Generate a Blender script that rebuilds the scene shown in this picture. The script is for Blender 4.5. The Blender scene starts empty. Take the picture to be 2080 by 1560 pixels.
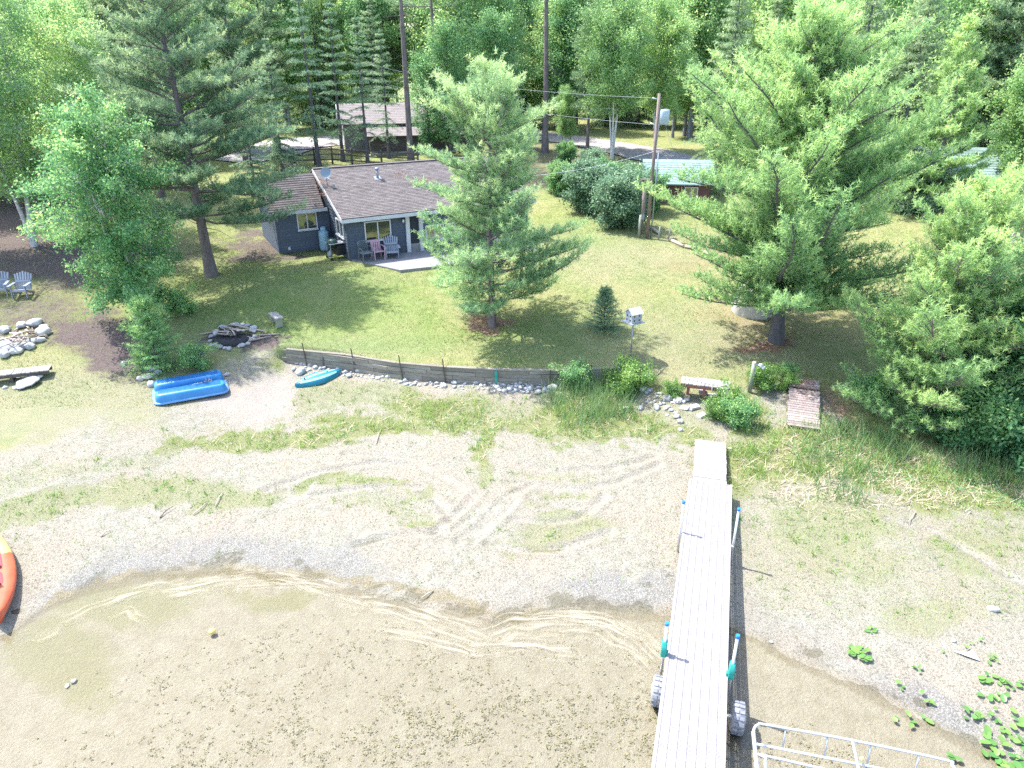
import bpy, math, random
import numpy as np
from mathutils import Vector, Matrix, Euler

# ------------------------------------------------------------------ camera, light, exposure
sc = bpy.context.scene
C = sc.collection
FPX, PITCH, CAMH = 1442.0, math.radians(25.2), 11.5      # focal length in px of the 2080 px wide photograph
cam_d = bpy.data.cameras.new("camera")
cam_d.sensor_width = 36.0
cam_d.lens = 36.0 * FPX / 2080.0
cam_d.clip_start = 0.1
cam_d.clip_end = 3000.0
cam = bpy.data.objects.new("camera", cam_d)
cam.location = (0, 0, CAMH)
cam.rotation_euler = (math.radians(90) - PITCH, 0, 0)
C.objects.link(cam)
sc.camera = cam

SUN_EL, SUN_AZ = math.radians(59.0), math.radians(-62.0)   # azimuth from +Y, sun stands back left
world = bpy.data.worlds.new("World")
sc.world = world
world.use_nodes = True
wn = world.node_tree.nodes
wn.clear()
sky = wn.new("ShaderNodeTexSky")
sky.sky_type = 'NISHITA'
sky.sun_disc = False
sky.sun_elevation = SUN_EL
sky.sun_rotation = SUN_AZ
sky.dust_density = 1.5
bg = wn.new("ShaderNodeBackground")
bg.inputs[1].default_value = 0.15
wo = wn.new("ShaderNodeOutputWorld")
world.node_tree.links.new(sky.outputs[0], bg.inputs[0])
world.node_tree.links.new(bg.outputs[0], wo.inputs[0])

sun_d = bpy.data.lights.new("sun", 'SUN')
sun_d.energy = 2.75
sun_d.angle = math.radians(0.6)
sun_d.color = (1.0, 0.975, 0.93)
sun = bpy.data.objects.new("sun", sun_d)
sv = Vector((math.sin(SUN_AZ) * math.cos(SUN_EL), math.cos(SUN_AZ) * math.cos(SUN_EL), math.sin(SUN_EL)))
sun.rotation_euler = sv.to_track_quat('Z', 'Y').to_euler()
sun.location = sv * 60
C.objects.link(sun)

vs = sc.view_settings
vs.view_transform = 'Standard'
vs.look = 'None'
vs.exposure = 2.22
vs.gamma = 1.0
vs.use_curve_mapping = False
sc.cycles.max_bounces = 6
sc.cycles.transparent_max_bounces = 12
sc.cycles.use_denoising = False

# ------------------------------------------------------------------ small maths
rnd = random.Random(7)
RG = np.random.default_rng(11)
CP, SP = math.cos(PITCH), math.sin(PITCH)

def ray(x, y):
    u = (x - 1040.0) / FPX
    v = (780.0 - y) / FPX
    return np.array([u, CP + v * SP, -SP + v * CP])

def proj(X, Y, Z):
    z = Y * CP - (Z - CAMH) * SP
    v = Y * SP + (Z - CAMH) * CP
    z = np.maximum(z, 0.05)
    return 1040 + FPX * X / z, 780 - FPX * v / z

def at(x, y, z):
    d = ray(x, y)
    t = (z - CAMH) / d[2]
    return np.array([d[0] * t, d[1] * t, z])

def hash2(i, j, s):
    h = (i * 374761393 + j * 668265263 + s * 1442695041) & 0xffffffff
    h = ((h ^ (h >> 13)) * 1274126177) & 0xffffffff
    return ((h ^ (h >> 16)) & 0xffff) / 65535.0

def noise(x, y, s=0):
    x = np.asarray(x, float); y = np.asarray(y, float)
    i = np.floor(x).astype(np.int64); j = np.floor(y).astype(np.int64)
    fx = x - i; fy = y - j
    fx = fx * fx * (3 - 2 * fx); fy = fy * fy * (3 - 2 * fy)
    a = hash2(i, j, s); b = hash2(i + 1, j, s); c = hash2(i, j + 1, s); d = hash2(i + 1, j + 1, s)
    return (a * (1 - fx) + b * fx) * (1 - fy) + (c * (1 - fx) + d * fx) * fy

def fbm(x, y, s=0, o=4):
    r = 0; a = 0.5; t = 0
    for k in range(o):
        r = r + a * noise(x * 2 ** k, y * 2 ** k, s + k * 17); t += a; a *= 0.5
    return r / t

def sstep(a, b, x):
    t = np.clip((np.asarray(x, float) - a) / (b - a), 0, 1)
    return t * t * (3 - 2 * t)

# ------------------------------------------------------------------ terrain
SHORE_PX = [(-300, 1420), (30, 1278), (120, 1218), (200, 1188), (330, 1160), (470, 1150), (600, 1165), (720, 1195), (830, 1225),
            (930, 1240), (1000, 1262), (1080, 1240), (1250, 1238), (1370, 1250), (1500, 1275), (1600, 1330), (1700, 1370), (1800, 1420),
            (1900, 1470), (2000, 1528), (2060, 1570), (2300, 1700)]
_sh = np.array([at(x, y, 0.0)[:2] for x, y in SHORE_PX])
_o = np.argsort(_sh[:, 0]); _sh = _sh[_o]
def shoreY(X):
    return np.interp(X, _sh[:, 0], _sh[:, 1])
WALL_PX = [(585, 733), (700, 744), (785, 760), (900, 770), (1000, 776), (1130, 778), (1262, 772)]
_wl = np.array([at(x, y, 0.55)[:2] for x, y in WALL_PX])
WX0, WX1 = _wl[0, 0], _wl[-1, 0]
def wallY(X):
    return np.interp(X, _wl[:, 0], _wl[:, 1])

HANG = math.radians(28.5)
HOX, HOY = at(711, 529, 2.2)[:2]
HCA, HSA = math.cos(HANG), math.sin(HANG)

def terrain(X, Y):
    X = np.asarray(X, float); Y = np.asarray(Y, float)
    s = Y - shoreY(X)
    bed = np.where(s < 0, 0.040 * s, 0.0)
    bed = np.maximum(bed, -1.4)
    beach = np.where(s > 0, 0.022 * np.minimum(s, 6) + 0.06 * np.clip(s - 6, 0, 40), 0)
    low = bed + np.minimum(beach, 0.62)
    hi = 1.0 + 0.12 * (Y - 24.0)
    hi = np.where(Y > 36, 2.44 + 0.075 * (Y - 36), hi)
    hi = np.where(Y > 60, 4.24 + 0.012 * (Y - 60), hi)
    hi = np.where(Y < 24, 1.0 + 0.07 * (Y - 24), hi)
    d = Y - wallY(X)
    inside = sstep(WX0 - 0.9, WX0 + 0.1, X) * (1 - sstep(WX1 - 0.1, WX1 + 1.2, X))
    sharp = sstep(0.02, 0.14, d)
    soft = sstep(-3.2, 2.6, d + 0.2)
    b = inside * sharp + (1 - inside) * soft
    z = low * (1 - b) + hi * b
    z = np.where(Y < 6, np.minimum(z, -0.02), z)
    dx, dy = X - HOX, Y - HOY                       # level ground under the cabin
    u = dx * HCA + dy * HSA; v = -dx * HSA + dy * HCA
    w = sstep(-7.0, -4.0, u) * (1 - sstep(11.0, 14.0, u)) * sstep(-4.2, -2.2, v) * (1 - sstep(8.5, 13.0, v))
    return z * (1 - w) + 2.18 * w

def G(x, y, lift=0.0):
    """the point of the ground seen at a pixel of the photograph"""
    d = ray(x, y)
    t = 5.0; prev = 0.0
    while t < 900:
        P = np.array([0, 0, CAMH]) + d * t
        if P[2] <= float(terrain(P[0], P[1])) + lift:
            break
        prev = t; t += 0.25
    a, b = prev, t
    for _ in range(22):
        m = (a + b) / 2; P = np.array([0, 0, CAMH]) + d * m
        if P[2] <= float(terrain(P[0], P[1])) + lift: b = m
        else: a = m
    P = np.array([0, 0, CAMH]) + d * b
    return Vector((P[0], P[1], float(terrain(P[0], P[1])) + lift))

def tz(x, y):
    return float(terrain(x, y))

def height_to(base, ytop):
    """height above base of a point straight over it that shows at row ytop"""
    lo, hi = 0.0, 40.0
    for _ in range(40):
        m = (lo + hi) / 2
        if proj(base[0], base[1], base[2] + m)[1] > ytop: lo = m
        else: hi = m
    return lo

def pxm(base):
    return FPX / (base[1] * CP + (CAMH - base[2]) * SP)

# ------------------------------------------------------------------ objects
def tag(o, label=None, cat=None, group=None, kind=None):
    if label: o['label'] = label
    if cat: o['category'] = cat
    if group: o['group'] = group
    if kind: o['kind'] = kind
    return o

def thing(name, label, cat, loc=(0, 0, 0), rz=0.0, group=None, rot=None):
    o = bpy.data.objects.new(name, None)
    o.empty_display_size = 0.3
    o.location = loc
    o.rotation_euler = rot if rot is not None else (0, 0, rz)
    C.objects.link(o)
    return tag(o, label, cat, group)

def link(name, me, parent=None):
    o = bpy.data.objects.new(name, me)
    C.objects.link(o)
    if parent is not None: o.parent = parent
    return o

def copy_tree(o, parent=None):
    c = o.copy(); C.objects.link(c); c.parent = parent
    for ch in list(o.children): copy_tree(ch, c)
    return c

def np_mesh(name, V, F, mats, attrs=None, smooth=False, fmat=None):
    """V (n,3), F (m,k) all faces with k corners"""
    V = np.asarray(V, np.float32); F = np.asarray(F, np.int32)
    me = bpy.data.meshes.new(name)
    n, m, k = len(V), len(F), F.shape[1]
    me.vertices.add(n); me.vertices.foreach_set("co", V.ravel())
    me.loops.add(m * k); me.loops.foreach_set("vertex_index", F.ravel())
    me.polygons.add(m)
    me.polygons.foreach_set("loop_start", np.arange(0, m * k, k, dtype=np.int32))
    me.polygons.foreach_set("loop_total", np.full(m, k, np.int32))
    if fmat is not None: me.polygons.foreach_set("material_index", np.asarray(fmat, np.int32))
    me.polygons.foreach_set("use_smooth", np.full(m, smooth, bool))
    for mt in (mats if isinstance(mats, (list, tuple)) else [mats]): me.materials.append(mt)
    if attrs:
        for an, av in attrs.items():
            a = me.attributes.new(an, 'FLOAT', 'POINT')
            a.data.foreach_set("value", np.asarray(av, np.float32))
    me.update(calc_edges=True)
    me.validate(verbose=False) if False else None
    return me

class MB:
    """collects shapes of one part"""
    def __init__(s): s.v = []; s.f = []; s.sm = []; s.mi = []; s.var = []
    def add(s, V, F, smooth=False, mi=0, var=0.5):
        b = len(s.v); s.v += [tuple(map(float, p)) for p in V]
        s.f += [tuple(i + b for i in q) for q in F]
        s.sm += [smooth] * len(F); s.mi += [mi] * len(F); s.var += [var] * len(V)
        return s
    def box(s, c, d, rot=None, mi=0, var=0.5, taper=1.0):
        x, y, z = d[0] / 2, d[1] / 2, d[2] / 2
        V = [Vector(p) for p in ((-x, -y, -z), (x, -y, -z), (x, y, -z), (-x, y, -z), (-x * taper, -y * taper, z), (x * taper, -y * taper, z), (x * taper, y * taper, z), (-x * taper, y * taper, z))]
        if rot is not None:
            R = Euler(rot).to_matrix() if not isinstance(rot, Matrix) else rot
            V = [R @ p for p in V]
        c = Vector(c)
        return s.add([p + c for p in V], [(0, 3, 2, 1), (4, 5, 6, 7), (0, 1, 5, 4), (1, 2, 6, 5), (2, 3, 7, 6), (3, 0, 4, 7)], False, mi, var)
    def tube(s, pts, r, n=8, mi=0, cap=True, smooth=True, flat=1.0, var=0.5):
        pts = [Vector(p) for p in pts]
        if not isinstance(r, (list, tuple, np.ndarray)): r = [r] * len(pts)
        V = []; up = Vector((0, 0, 1)); prev = None
        for i, p in enumerate(pts):
            t = (pts[min(i + 1, len(pts) - 1)] - pts[max(i - 1, 0)])
            if t.length < 1e-9: t = Vector((0, 0, 1))
            t.normalize()
            if prev is None:
                a = t.cross(up)
                if a.length < 1e-3: a = t.cross(Vector((1, 0, 0)))
            else:
                a = prev - t * prev.dot(t)
                if a.length < 1e-3: a = t.cross(Vector((1, 0, 0)))
            a.normalize(); prev = a; b = t.cross(a)
            for k in range(n):
                w = 2 * math.pi * k / n
                V.append(p + (a * math.cos(w) + b * math.sin(w) * flat) * r[i])
        F = []
        for i in range(len(pts) - 1):
            for k in range(n):
                F.append((i * n + k, i * n + (k + 1) % n, (i + 1) * n + (k + 1) % n, (i + 1) * n + k))
        s.add(V, F, smooth, mi, var)
        if cap:
            b = len(s.v) - len(V)
            s.f += [tuple(b + k for k in range(n))[::-1], tuple(b + (len(pts) - 1) * n + k for k in range(n))]
            s.sm += [False, False]; s.mi += [mi, mi]
        return s
    def lathe(s, prof, n=16, c=(0, 0, 0), mi=0, smooth=True):
        V = [(c[0] + r * math.cos(2 * math.pi * k / n), c[1] + r * math.sin(2 * math.pi * k / n), c[2] + z) for r, z in prof for k in range(n)]
        F = [(i * n + k, i * n + (k + 1) % n, (i + 1) * n + (k + 1) % n, (i + 1) * n + k) for i in range(len(prof) - 1) for k in range(n)]
        F.append(tuple(range(n))[::-1]); m = (len(prof) - 1) * n; F.append(tuple(m + k for k in range(n)))
        return s.add(V, F, smooth, mi)
    def blob(s, c, r, seed=0, rough=0.18, n=1, mi=0, flatb=0.0):
        """a lumpy stone"""
        V, F = ICO[n]
        q = random.Random(seed)
        ph = [q.uniform(0, 6.28) for _ in range(6)]
        out = []
        for x, y, z in V:
            k = 1 + rough * (math.sin(2.1 * x + ph[0]) + math.sin(2.7 * y + ph[1]) + math.sin(2.3 * z + ph[2])) * 0.6 + rough * 0.5 * math.sin(5 * x + 4 * y + ph[3])
            zz = z * k * r[2]
            if flatb and zz < -flatb * r[2]: zz = -flatb * r[2]
            out.append((c[0] + x * k * r[0], c[1] + y * k * r[1], c[2] + zz))
        return s.add(out, F, n > 1, mi)
    def mesh(s, name, mats):
        me = bpy.data.meshes.new(name)
        me.from_pydata(s.v, [], s.f)
        for mt in (mats if isinstance(mats, (list, tuple)) else [mats]): me.materials.append(mt)
        me.polygons.foreach_set("use_smooth", s.sm)
        me.polygons.foreach_set("material_index", s.mi)
        a = me.attributes.new("var", 'FLOAT', 'POINT'); a.data.foreach_set("value", s.var)
        me.update()
        return me
    def build(s, name, mats, parent=None, **kw):
        o = link(name, s.mesh(name, mats), parent)
        if kw: tag(o, **kw)
        return o

def ico(n):
    t = (1 + 5 ** .5) / 2
    V = [(-1, t, 0), (1, t, 0), (-1, -t, 0), (1, -t, 0), (0, -1, t), (0, 1, t), (0, -1, -t), (0, 1, -t), (t, 0, -1), (t, 0, 1), (-t, 0, -1), (-t, 0, 1)]
    V = [Vector(v).normalized() for v in V]
    F = [(0, 11, 5), (0, 5, 1), (0, 1, 7), (0, 7, 10), (0, 10, 11), (1, 5, 9), (5, 11, 4), (11, 10, 2), (10, 7, 6), (7, 1, 8), (3, 9, 4), (3, 4, 2), (3, 2, 6), (3, 6, 8), (3, 8, 9), (4, 9, 5), (2, 4, 11), (6, 2, 10), (8, 6, 7), (9, 8, 1)]
    for _ in range(n):
        m = {}; NF = []
        def mid(a, b):
            k = (min(a, b), max(a, b))
            if k not in m: V.append(((V[a] + V[b]) / 2).normalized()); m[k] = len(V) - 1
            return m[k]
        for a, b, c in F:
            x, y, z = mid(a, b), mid(b, c), mid(c, a)
            NF += [(a, x, z), (b, y, x), (c, z, y), (x, y, z)]
        F = NF
    return [tuple(v) for v in V], F
ICO = {0: ico(0), 1: ico(1), 2: ico(2), 3: ico(3)}

# ------------------------------------------------------------------ materials
def new_mat(name):
    m = bpy.data.materials.new(name); m.use_nodes = True
    nt = m.node_tree; nt.nodes.clear()
    return m, nt, nt.nodes, nt.links

def node(nt, kind, **kw):
    n = nt.nodes.new(kind)
    for k, v in kw.items():
        if k.startswith("i_"): n.inputs[k[2:].replace("_", " ")].default_value = v
        else: setattr(n, k, v)
    return n

def ramp(nt, fac, stops):
    r = nt.nodes.new("ShaderNodeValToRGB")
    e = r.color_ramp.elements
    while len(e) < len(stops): e.new(0.5)
    for i, (p, c) in enumerate(stops):
        e[i].position = p; e[i].color = (*c, 1) if len(c) == 3 else c
    if fac is not None: nt.links.new(fac, r.inputs[0])
    return r

def mixc(nt, fac, a, b, blend='MIX'):
    m = nt.nodes.new("ShaderNodeMix"); m.data_type = 'RGBA'; m.blend_type = blend
    for sock, v in ((m.inputs[0], fac), (m.inputs[6], a), (m.inputs[7], b)):
        if isinstance(v, (int, float)): sock.default_value = v
        elif isinstance(v, tuple): sock.default_value = (*v, 1) if len(v) == 3 else v
        else: nt.links.new(v, sock)
    return m.outputs[2]

def math_n(nt, op, a, b=None, clamp=False):
    m = nt.nodes.new("ShaderNodeMath"); m.operation = op; m.use_clamp = clamp
    for i, v in enumerate((a, b)):
        if v is None: continue
        if isinstance(v, (int, float)): m.inputs[i].default_value = v
        else: nt.links.new(v, m.inputs[i])
    return m.outputs[0]

def noise_n(nt, vec, scale, detail=4, rough=0.6, stretch=None):
    if stretch:
        mp = nt.nodes.new("ShaderNodeMapping"); mp.inputs['Scale'].default_value = stretch
        nt.links.new(vec, mp.inputs[0]); vec = mp.outputs[0]
    n = nt.nodes.new("ShaderNodeTexNoise")
    n.inputs['Scale'].default_value = scale; n.inputs['Detail'].default_value = detail; n.inputs['Roughness'].default_value = rough
    nt.links.new(vec, n.inputs['Vector'])
    return n.outputs[0]

def surf(name, c1, c2=None, rough=0.8, scale=6.0, stretch=None, bump=0.2, metal=0.0, rand=0.12, var=False, spec=0.4, dist=0.01):
    m, nt, N, L = new_mat(name)
    tc = N.new("ShaderNodeTexCoord")
    b = N.new("ShaderNodeBsdfPrincipled"); o = N.new("ShaderNodeOutputMaterial")
    c2 = c2 or tuple(min(1, x * 1.3) for x in c1)
    oi = N.new("ShaderNodeObjectInfo")
    vec = tc.outputs['Object']
    ad = N.new("ShaderNodeVectorMath"); ad.operation = 'ADD'
    sc_ = N.new("ShaderNodeVectorMath"); sc_.operation = 'SCALE'; sc_.inputs[3].default_value = 37.0
    cmb = N.new("ShaderNodeCombineXYZ")
    L.new(oi.outputs['Random'], cmb.inputs[0]); L.new(oi.outputs['Random'], cmb.inputs[2])
    L.new(cmb.outputs[0], sc_.inputs[0]); L.new(vec, ad.inputs[0]); L.new(sc_.outputs[0], ad.inputs[1])
    vec = ad.outputs[0]
    n1 = noise_n(nt, vec, scale, 5, 0.65, stretch)
    r = ramp(nt, n1, [(0.3, c1), (0.7, c2)])
    col = r.outputs[0]
    hsv = N.new("ShaderNodeHueSaturation")
    if var:
        at_ = N.new("ShaderNodeAttribute"); at_.attribute_name = "var"; src = at_.outputs['Fac']
        v = math_n(nt, 'MULTIPLY_ADD', src, rand * 2); N[-1].inputs[2].default_value = 1 - rand
    else:
        v = math_n(nt, 'MULTIPLY_ADD', oi.outputs['Random'], rand * 2); N[-1].inputs[2].default_value = 1 - rand
    L.new(v, hsv.inputs['Value']); L.new(col, hsv.inputs['Color'])
    L.new(hsv.outputs[0], b.inputs['Base Color'])
    b.inputs['Roughness'].default_value = rough; b.inputs['Metallic'].default_value = metal
    b.inputs['Specular IOR Level'].default_value = spec
    if bump:
        n2 = noise_n(nt, vec, scale * 3, 4, 0.6, stretch)
        bp = N.new("ShaderNodeBump"); bp.inputs['Strength'].default_value = bump; bp.inputs['Distance'].default_value = dist
        L.new(n2, bp.inputs['Height']); L.new(bp.outputs[0], b.inputs['Normal'])
    L.new(b.outputs[0], o.inputs[0])
    return m

def leaf_mat(name, dark, mid, light, trans=0.35, rough=0.6):
    m, nt, N, L = new_mat(name)
    a = N.new("ShaderNodeAttribute"); a.attribute_name = "var"
    oi = N.new("ShaderNodeObjectInfo")
    f = math_n(nt, 'MULTIPLY_ADD', oi.outputs['Random'], 0.16); N[-1].inputs[2].default_value = -0.08
    f = math_n(nt, 'ADD', f, a.outputs['Fac'], True)
    r = ramp(nt, f, [(0.0, dark), (0.5, mid), (1.0, light)])
    b = N.new("ShaderNodeBsdfPrincipled"); b.inputs['Roughness'].default_value = rough; b.inputs['Specular IOR Level'].default_value = 0.35
    t = N.new("ShaderNodeBsdfTranslucent"); mx = N.new("ShaderNodeMixShader"); o = N.new("ShaderNodeOutputMaterial")
    hs = N.new("ShaderNodeHueSaturation"); hs.inputs['Hue'].default_value = 0.485; hs.inputs['Value'].default_value = 1.25
    L.new(r.outputs[0], b.inputs['Base Color']); L.new(r.outputs[0], hs.inputs['Color']); L.new(hs.outputs[0], t.inputs['Color'])
    mx.inputs[0].default_value = trans
    L.new(b.outputs[0], mx.inputs[1]); L.new(t.outputs[0], mx.inputs[2]); L.new(mx.outputs[0], o.inputs[0])
    return m

M = {}
M['white_trim'] = surf("white_trim", (.42, .43, .45), (.52, .53, .55), .5, 3, None, .05)
M['siding'] = surf("navy_siding", (.045, .060, .090), (.062, .082, .118), .55, 4, (1, 6, 6), .1, rand=.1)
M['siding_dark'] = surf("siding_backing", (.02, .025, .035), None, .8, 4, None, 0)
M['shingle'] = surf("brown_shingle", (.082, .070, .068), (.150, .129, .126), .9, 14, None, .3, rand=.3, var=True)
M['glass'] = None
M['wood_grey'] = surf("weathered_wood", (.15, .14, .135), (.38, .355, .335), .85, 5, (1.2, 16, 16), .4, rand=.18)
M['wood_old'] = surf("old_brown_wood", (.14, .11, .105), (.36, .30, .28), .9, 5, (1.2, 14, 14), .5, rand=.25)
M['wood_wall'] = surf("retaining_plank", (.13, .115, .09), (.29, .26, .21), .9, 4, (.8, 14, 14), .5, rand=.22)
M['wood_dark'] = surf("dark_wood", (.045, .038, .035), (.11, .09, .08), .9, 5, (8, 8, 1), .4)
M['wood_red'] = surf("rusty_red_wood", (.12, .045, .035), (.24, .10, .08), .9, 5, (1, 8, 8), .4)
M['post_green'] = surf("treated_post", (.16, .18, .13), (.30, .31, .24), .85, 6, (8, 8, 1), .4)
M['pole_wood'] = surf("utility_pole_wood", (.12, .085, .075), (.26, .20, .18), .9, 6, (9, 9, .6), .4)
M['steel'] = surf("rusty_steel", (.06, .055, .045), (.13, .10, .08), .7, 20, None, .1, metal=.3)
M['alu'] = surf("aluminium", (.52, .53, .55), (.66, .67, .69), .38, 8, None, .03, metal=.75, rand=.05)
M['alu_white'] = surf("white_aluminium", (.33, .35, .39), (.42, .44, .47), .4, 6, None, .02, metal=.15, rand=.04)
M['deck_plastic'] = surf("deck_plastic", (.255, .235, .235), (.30, .28, .28), .65, 3, None, .05, rand=.05)
M['wheel_plastic'] = surf("wheel_plastic", (.13, .135, .155), (.24, .245, .27), .5, 4, None, .1, rand=.06)
M['teal'] = surf("teal_plastic", (.01, .20, .165), (.02, .26, .21), .45, 4, None, 0, rand=.05)
M['cap_blue'] = surf("blue_cap", (.01, .13, .62), (.02, .2, .75), .4, 4, None, 0)
M['boat_blue'] = surf("blue_plastic_hull", (.018, .155, .37), (.045, .22, .46), .42, 2.5, None, .12, rand=.02)
M['boat_dark'] = surf("dark_blue_groove", (.006, .07, .22), (.01, .1, .28), .5, 2, None, 0)
M['boat_rim'] = surf("pale_blue_rim", (.10, .24, .46), (.16, .32, .54), .4, 3, None, 0)
M['turq_dark'] = surf("turquoise_hull", (.005, .13, .19), (.01, .17, .24), .42, 2, None, .03, rand=.02)
M['turq_pale'] = surf("pale_turquoise_stripe", (.20, .46, .43), (.26, .52, .49), .42, 2, None, .03, rand=.02)
M['kayak_red'] = surf("orange_red_kayak", (.46, .075, .035), (.54, .11, .05), .4, 2, None, .03, rand=.02)
M['kayak_yellow'] = surf("yellow_kayak", (.50, .36, .10), (.56, .44, .16), .4, 2, None, .03, rand=.02)
M['seat_red'] = surf("red_cockpit", (.22, .006, .02), (.30, .01, .025), .5, 2, None, .03, rand=.02)
M['fabric_grey'] = surf("grey_seat_cloth", (.13, .13, .19), (.30, .30, .38), .9, 12, None, .2)
M['chair_grey'] = surf("weathered_chair_wood", (.20, .22, .27), (.30, .33, .38), .8, 6, (12, 12, 1), .3, rand=.08)
M['chair_metal'] = surf("grey_green_chair_metal", (.12, .14, .15), (.2, .22, .23), .55, 6, None, .05)
M['chair_pink'] = surf("pink_plastic", (.36, .22, .27), (.42, .27, .32), .5, 4, None, .02)
M['stone'] = surf("grey_stone", (.20, .20, .215), (.38, .38, .37), .9, 6, None, .4, rand=.22)
M['stone_pale'] = surf("pale_stone", (.33, .32, .30), (.48, .46, .43), .9, 6, None, .4, rand=.15)
M['char'] = surf("charcoal", (.012, .012, .015), (.05, .048, .05), .95, 12, None, .5)
M['stick'] = surf("dry_stick", (.26, .20, .16), (.48, .40, .34), .9, 10, (10, 10, 1), .3, rand=.25)
M['tank'] = surf("pale_blue_tank", (.20, .34, .44), (.27, .42, .52), .4, 3, None, .02)
M['black'] = surf("black_enamel", (.012, .013, .015), (.03, .03, .034), .35, 4, None, .02)
M['green_enamel'] = surf("dark_green_enamel", (.03, .07, .06), (.05, .10, .085), .3, 4, None, .02)
M['concrete'] = surf("concrete", (.16, .155, .16), (.23, .225, .22), .9, 3, None, .2)
M['dish'] = surf("grey_dish", (.20, .26, .32), (.25, .31, .37), .6, 3, None, .02)
M['galv'] = surf("galvanised_pipe", (.20, .22, .25), (.30, .32, .35), .45, 5, None, .02, metal=.4)
M['bark_pine'] = surf("pine_bark", (.085, .068, .066), (.20, .165, .16), .95, 7, (1, 1, .25), .8, dist=.03)
M['bark_grey'] = surf("grey_bark", (.13, .13, .15), (.26, .26, .29), .95, 7, (1, 1, .2), .7, dist=.03)
M['bark_dark'] = surf("dark_bark", (.055, .05, .055), (.13, .12, .13), .95, 7, (1, 1, .25), .8, dist=.03)
M['bark_birch'] = surf("birch_bark", (.30, .28, .27), (.66, .63, .60), .8, 5, (1, 1, 3), .3)
M['green_roof'] = surf("mossy_green_roof", (.12, .19, .18), (.24, .33, .30), .9, 5, (1, 3, 1), .3, var=True, rand=.2)
M['barn_roof'] = surf("barn_roof", (.15, .13, .13), (.23, .20, .20), .9, 7, None, .2, var=True, rand=.12)
M['barn_wall'] = surf("barn_wall", (.17, .155, .145), (.25, .23, .215), .9, 5, (1, 1, 6), .2)
M['lattice_red'] = surf("reddish_wall", (.085, .04, .04), (.14, .07, .065), .9, 5, (1, 1, 6), .2)
M['stone_wall'] = surf("stone_foundation", (.22, .21, .17), (.40, .38, .31), .9, 4, None, .4)
M['tarp'] = surf("grey_tarp", (.32, .315, .33), (.42, .415, .42), .6, 3, None, .3)
M['rope'] = surf("blue_dark_strap", (.03, .03, .05), None, .9)
M['lamp_white'] = surf("white_lamp_metal", (.62, .62, .64), (.75, .75, .76), .35, 4, None, 0)
M['transformer'] = surf("transformer_paint", (.34, .42, .48), (.42, .5, .56), .5, 3, None, .02)
M['rust'] = surf("needle_litter", (.28, .13, .08), (.42, .22, .15), .95, 20, None, .4)
M['road'] = surf("pale_asphalt", (.22, .20, .20), (.30, .275, .27), .95, 3, None, .2)
M['mulch'] = surf("leaf_litter_mat", (.2, .15, .12), None, .95)

m, nt, N, L = new_mat("window_glass")
g = N.new("ShaderNodeBsdfPrincipled"); o_ = N.new("ShaderNodeOutputMaterial")
g.inputs['Base Color'].default_value = (.03, .035, .03, 1); g.inputs['Roughness'].default_value = .04
g.inputs['Specular IOR Level'].default_value = 1.0; g.inputs['IOR'].default_value = 1.9
tc = N.new("ShaderNodeTexCoord"); nn = noise_n(nt, tc.outputs['Object'], 1.3, 1)
bp = N.new("ShaderNodeBump"); bp.inputs['Strength'].default_value = .12; bp.inputs['Distance'].default_value = .03
L.new(nn, bp.inputs['Height']); L.new(bp.outputs[0], g.inputs['Normal']); L.new(g.outputs[0], o_.inputs[0])
M['glass'] = m

M['needle_red'] = leaf_mat("red_pine_needles", (.085, .190, .110), (.215, .375, .185), (.54, .65, .29), .43)
M['needle_white'] = leaf_mat("white_pine_needles", (.105, .235, .115), (.275, .450, .175), (.60, .70, .27), .46)
M['needle_tall'] = leaf_mat("tall_pine_needles", (.070, .150, .090), (.160, .275, .145), (.42, .49, .22), .40)
M['needle_spruce'] = leaf_mat("spruce_needles", (.070, .145, .100), (.165, .285, .170), (.42, .51, .28), .42)
M['needle_spruce_pale'] = leaf_mat("pale_spruce_needles", (.11, .19, .11), (.25, .36, .18), (.48, .55, .30), .38)
M['leaf_birch'] = leaf_mat("birch_leaves", (.070, .205, .095), (.175, .370, .145), (.54, .65, .22), .50)
M['leaf_aspen'] = leaf_mat("aspen_leaves", (.125, .250, .115), (.275, .460, .175), (.66, .73, .28), .52)
M['leaf_bush'] = leaf_mat("bush_leaves", (.060, .175, .085), (.150, .325, .130), (.42, .56, .20), .48)
M['leaf_grey'] = leaf_mat("greyish_shrub_leaves", (.085, .165, .10), (.18, .30, .17), (.36, .48, .29), .35)
M['leaf_lime'] = leaf_mat("lime_leaves", (.07, .17, .04), (.15, .30, .07), (.34, .46, .13), .4)
M['grass'] = leaf_mat("grass_blades", (.13, .19, .055), (.26, .30, .095), (.48, .44, .20), .3, .8)
M['weed'] = leaf_mat("weed_blades", (.07, .17, .04), (.18, .31, .07), (.42, .46, .16), .35, .7)
M['reed'] = leaf_mat("reed_blades", (.06, .15, .05), (.14, .26, .09), (.34, .40, .20), .35, .7)
M['straw'] = leaf_mat("straw_blades", (.30, .25, .17), (.50, .42, .31), (.68, .58, .46), .25, .9)
M['lily'] = leaf_mat("lily_leaf", (.035, .12, .035), (.07, .19, .045), (.18, .28, .07), .25, .35)
M['waterweed'] = leaf_mat("olive_waterweed", (.20, .19, .115), (.29, .27, .16), (.36, .34, .21), .1, .9)

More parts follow.
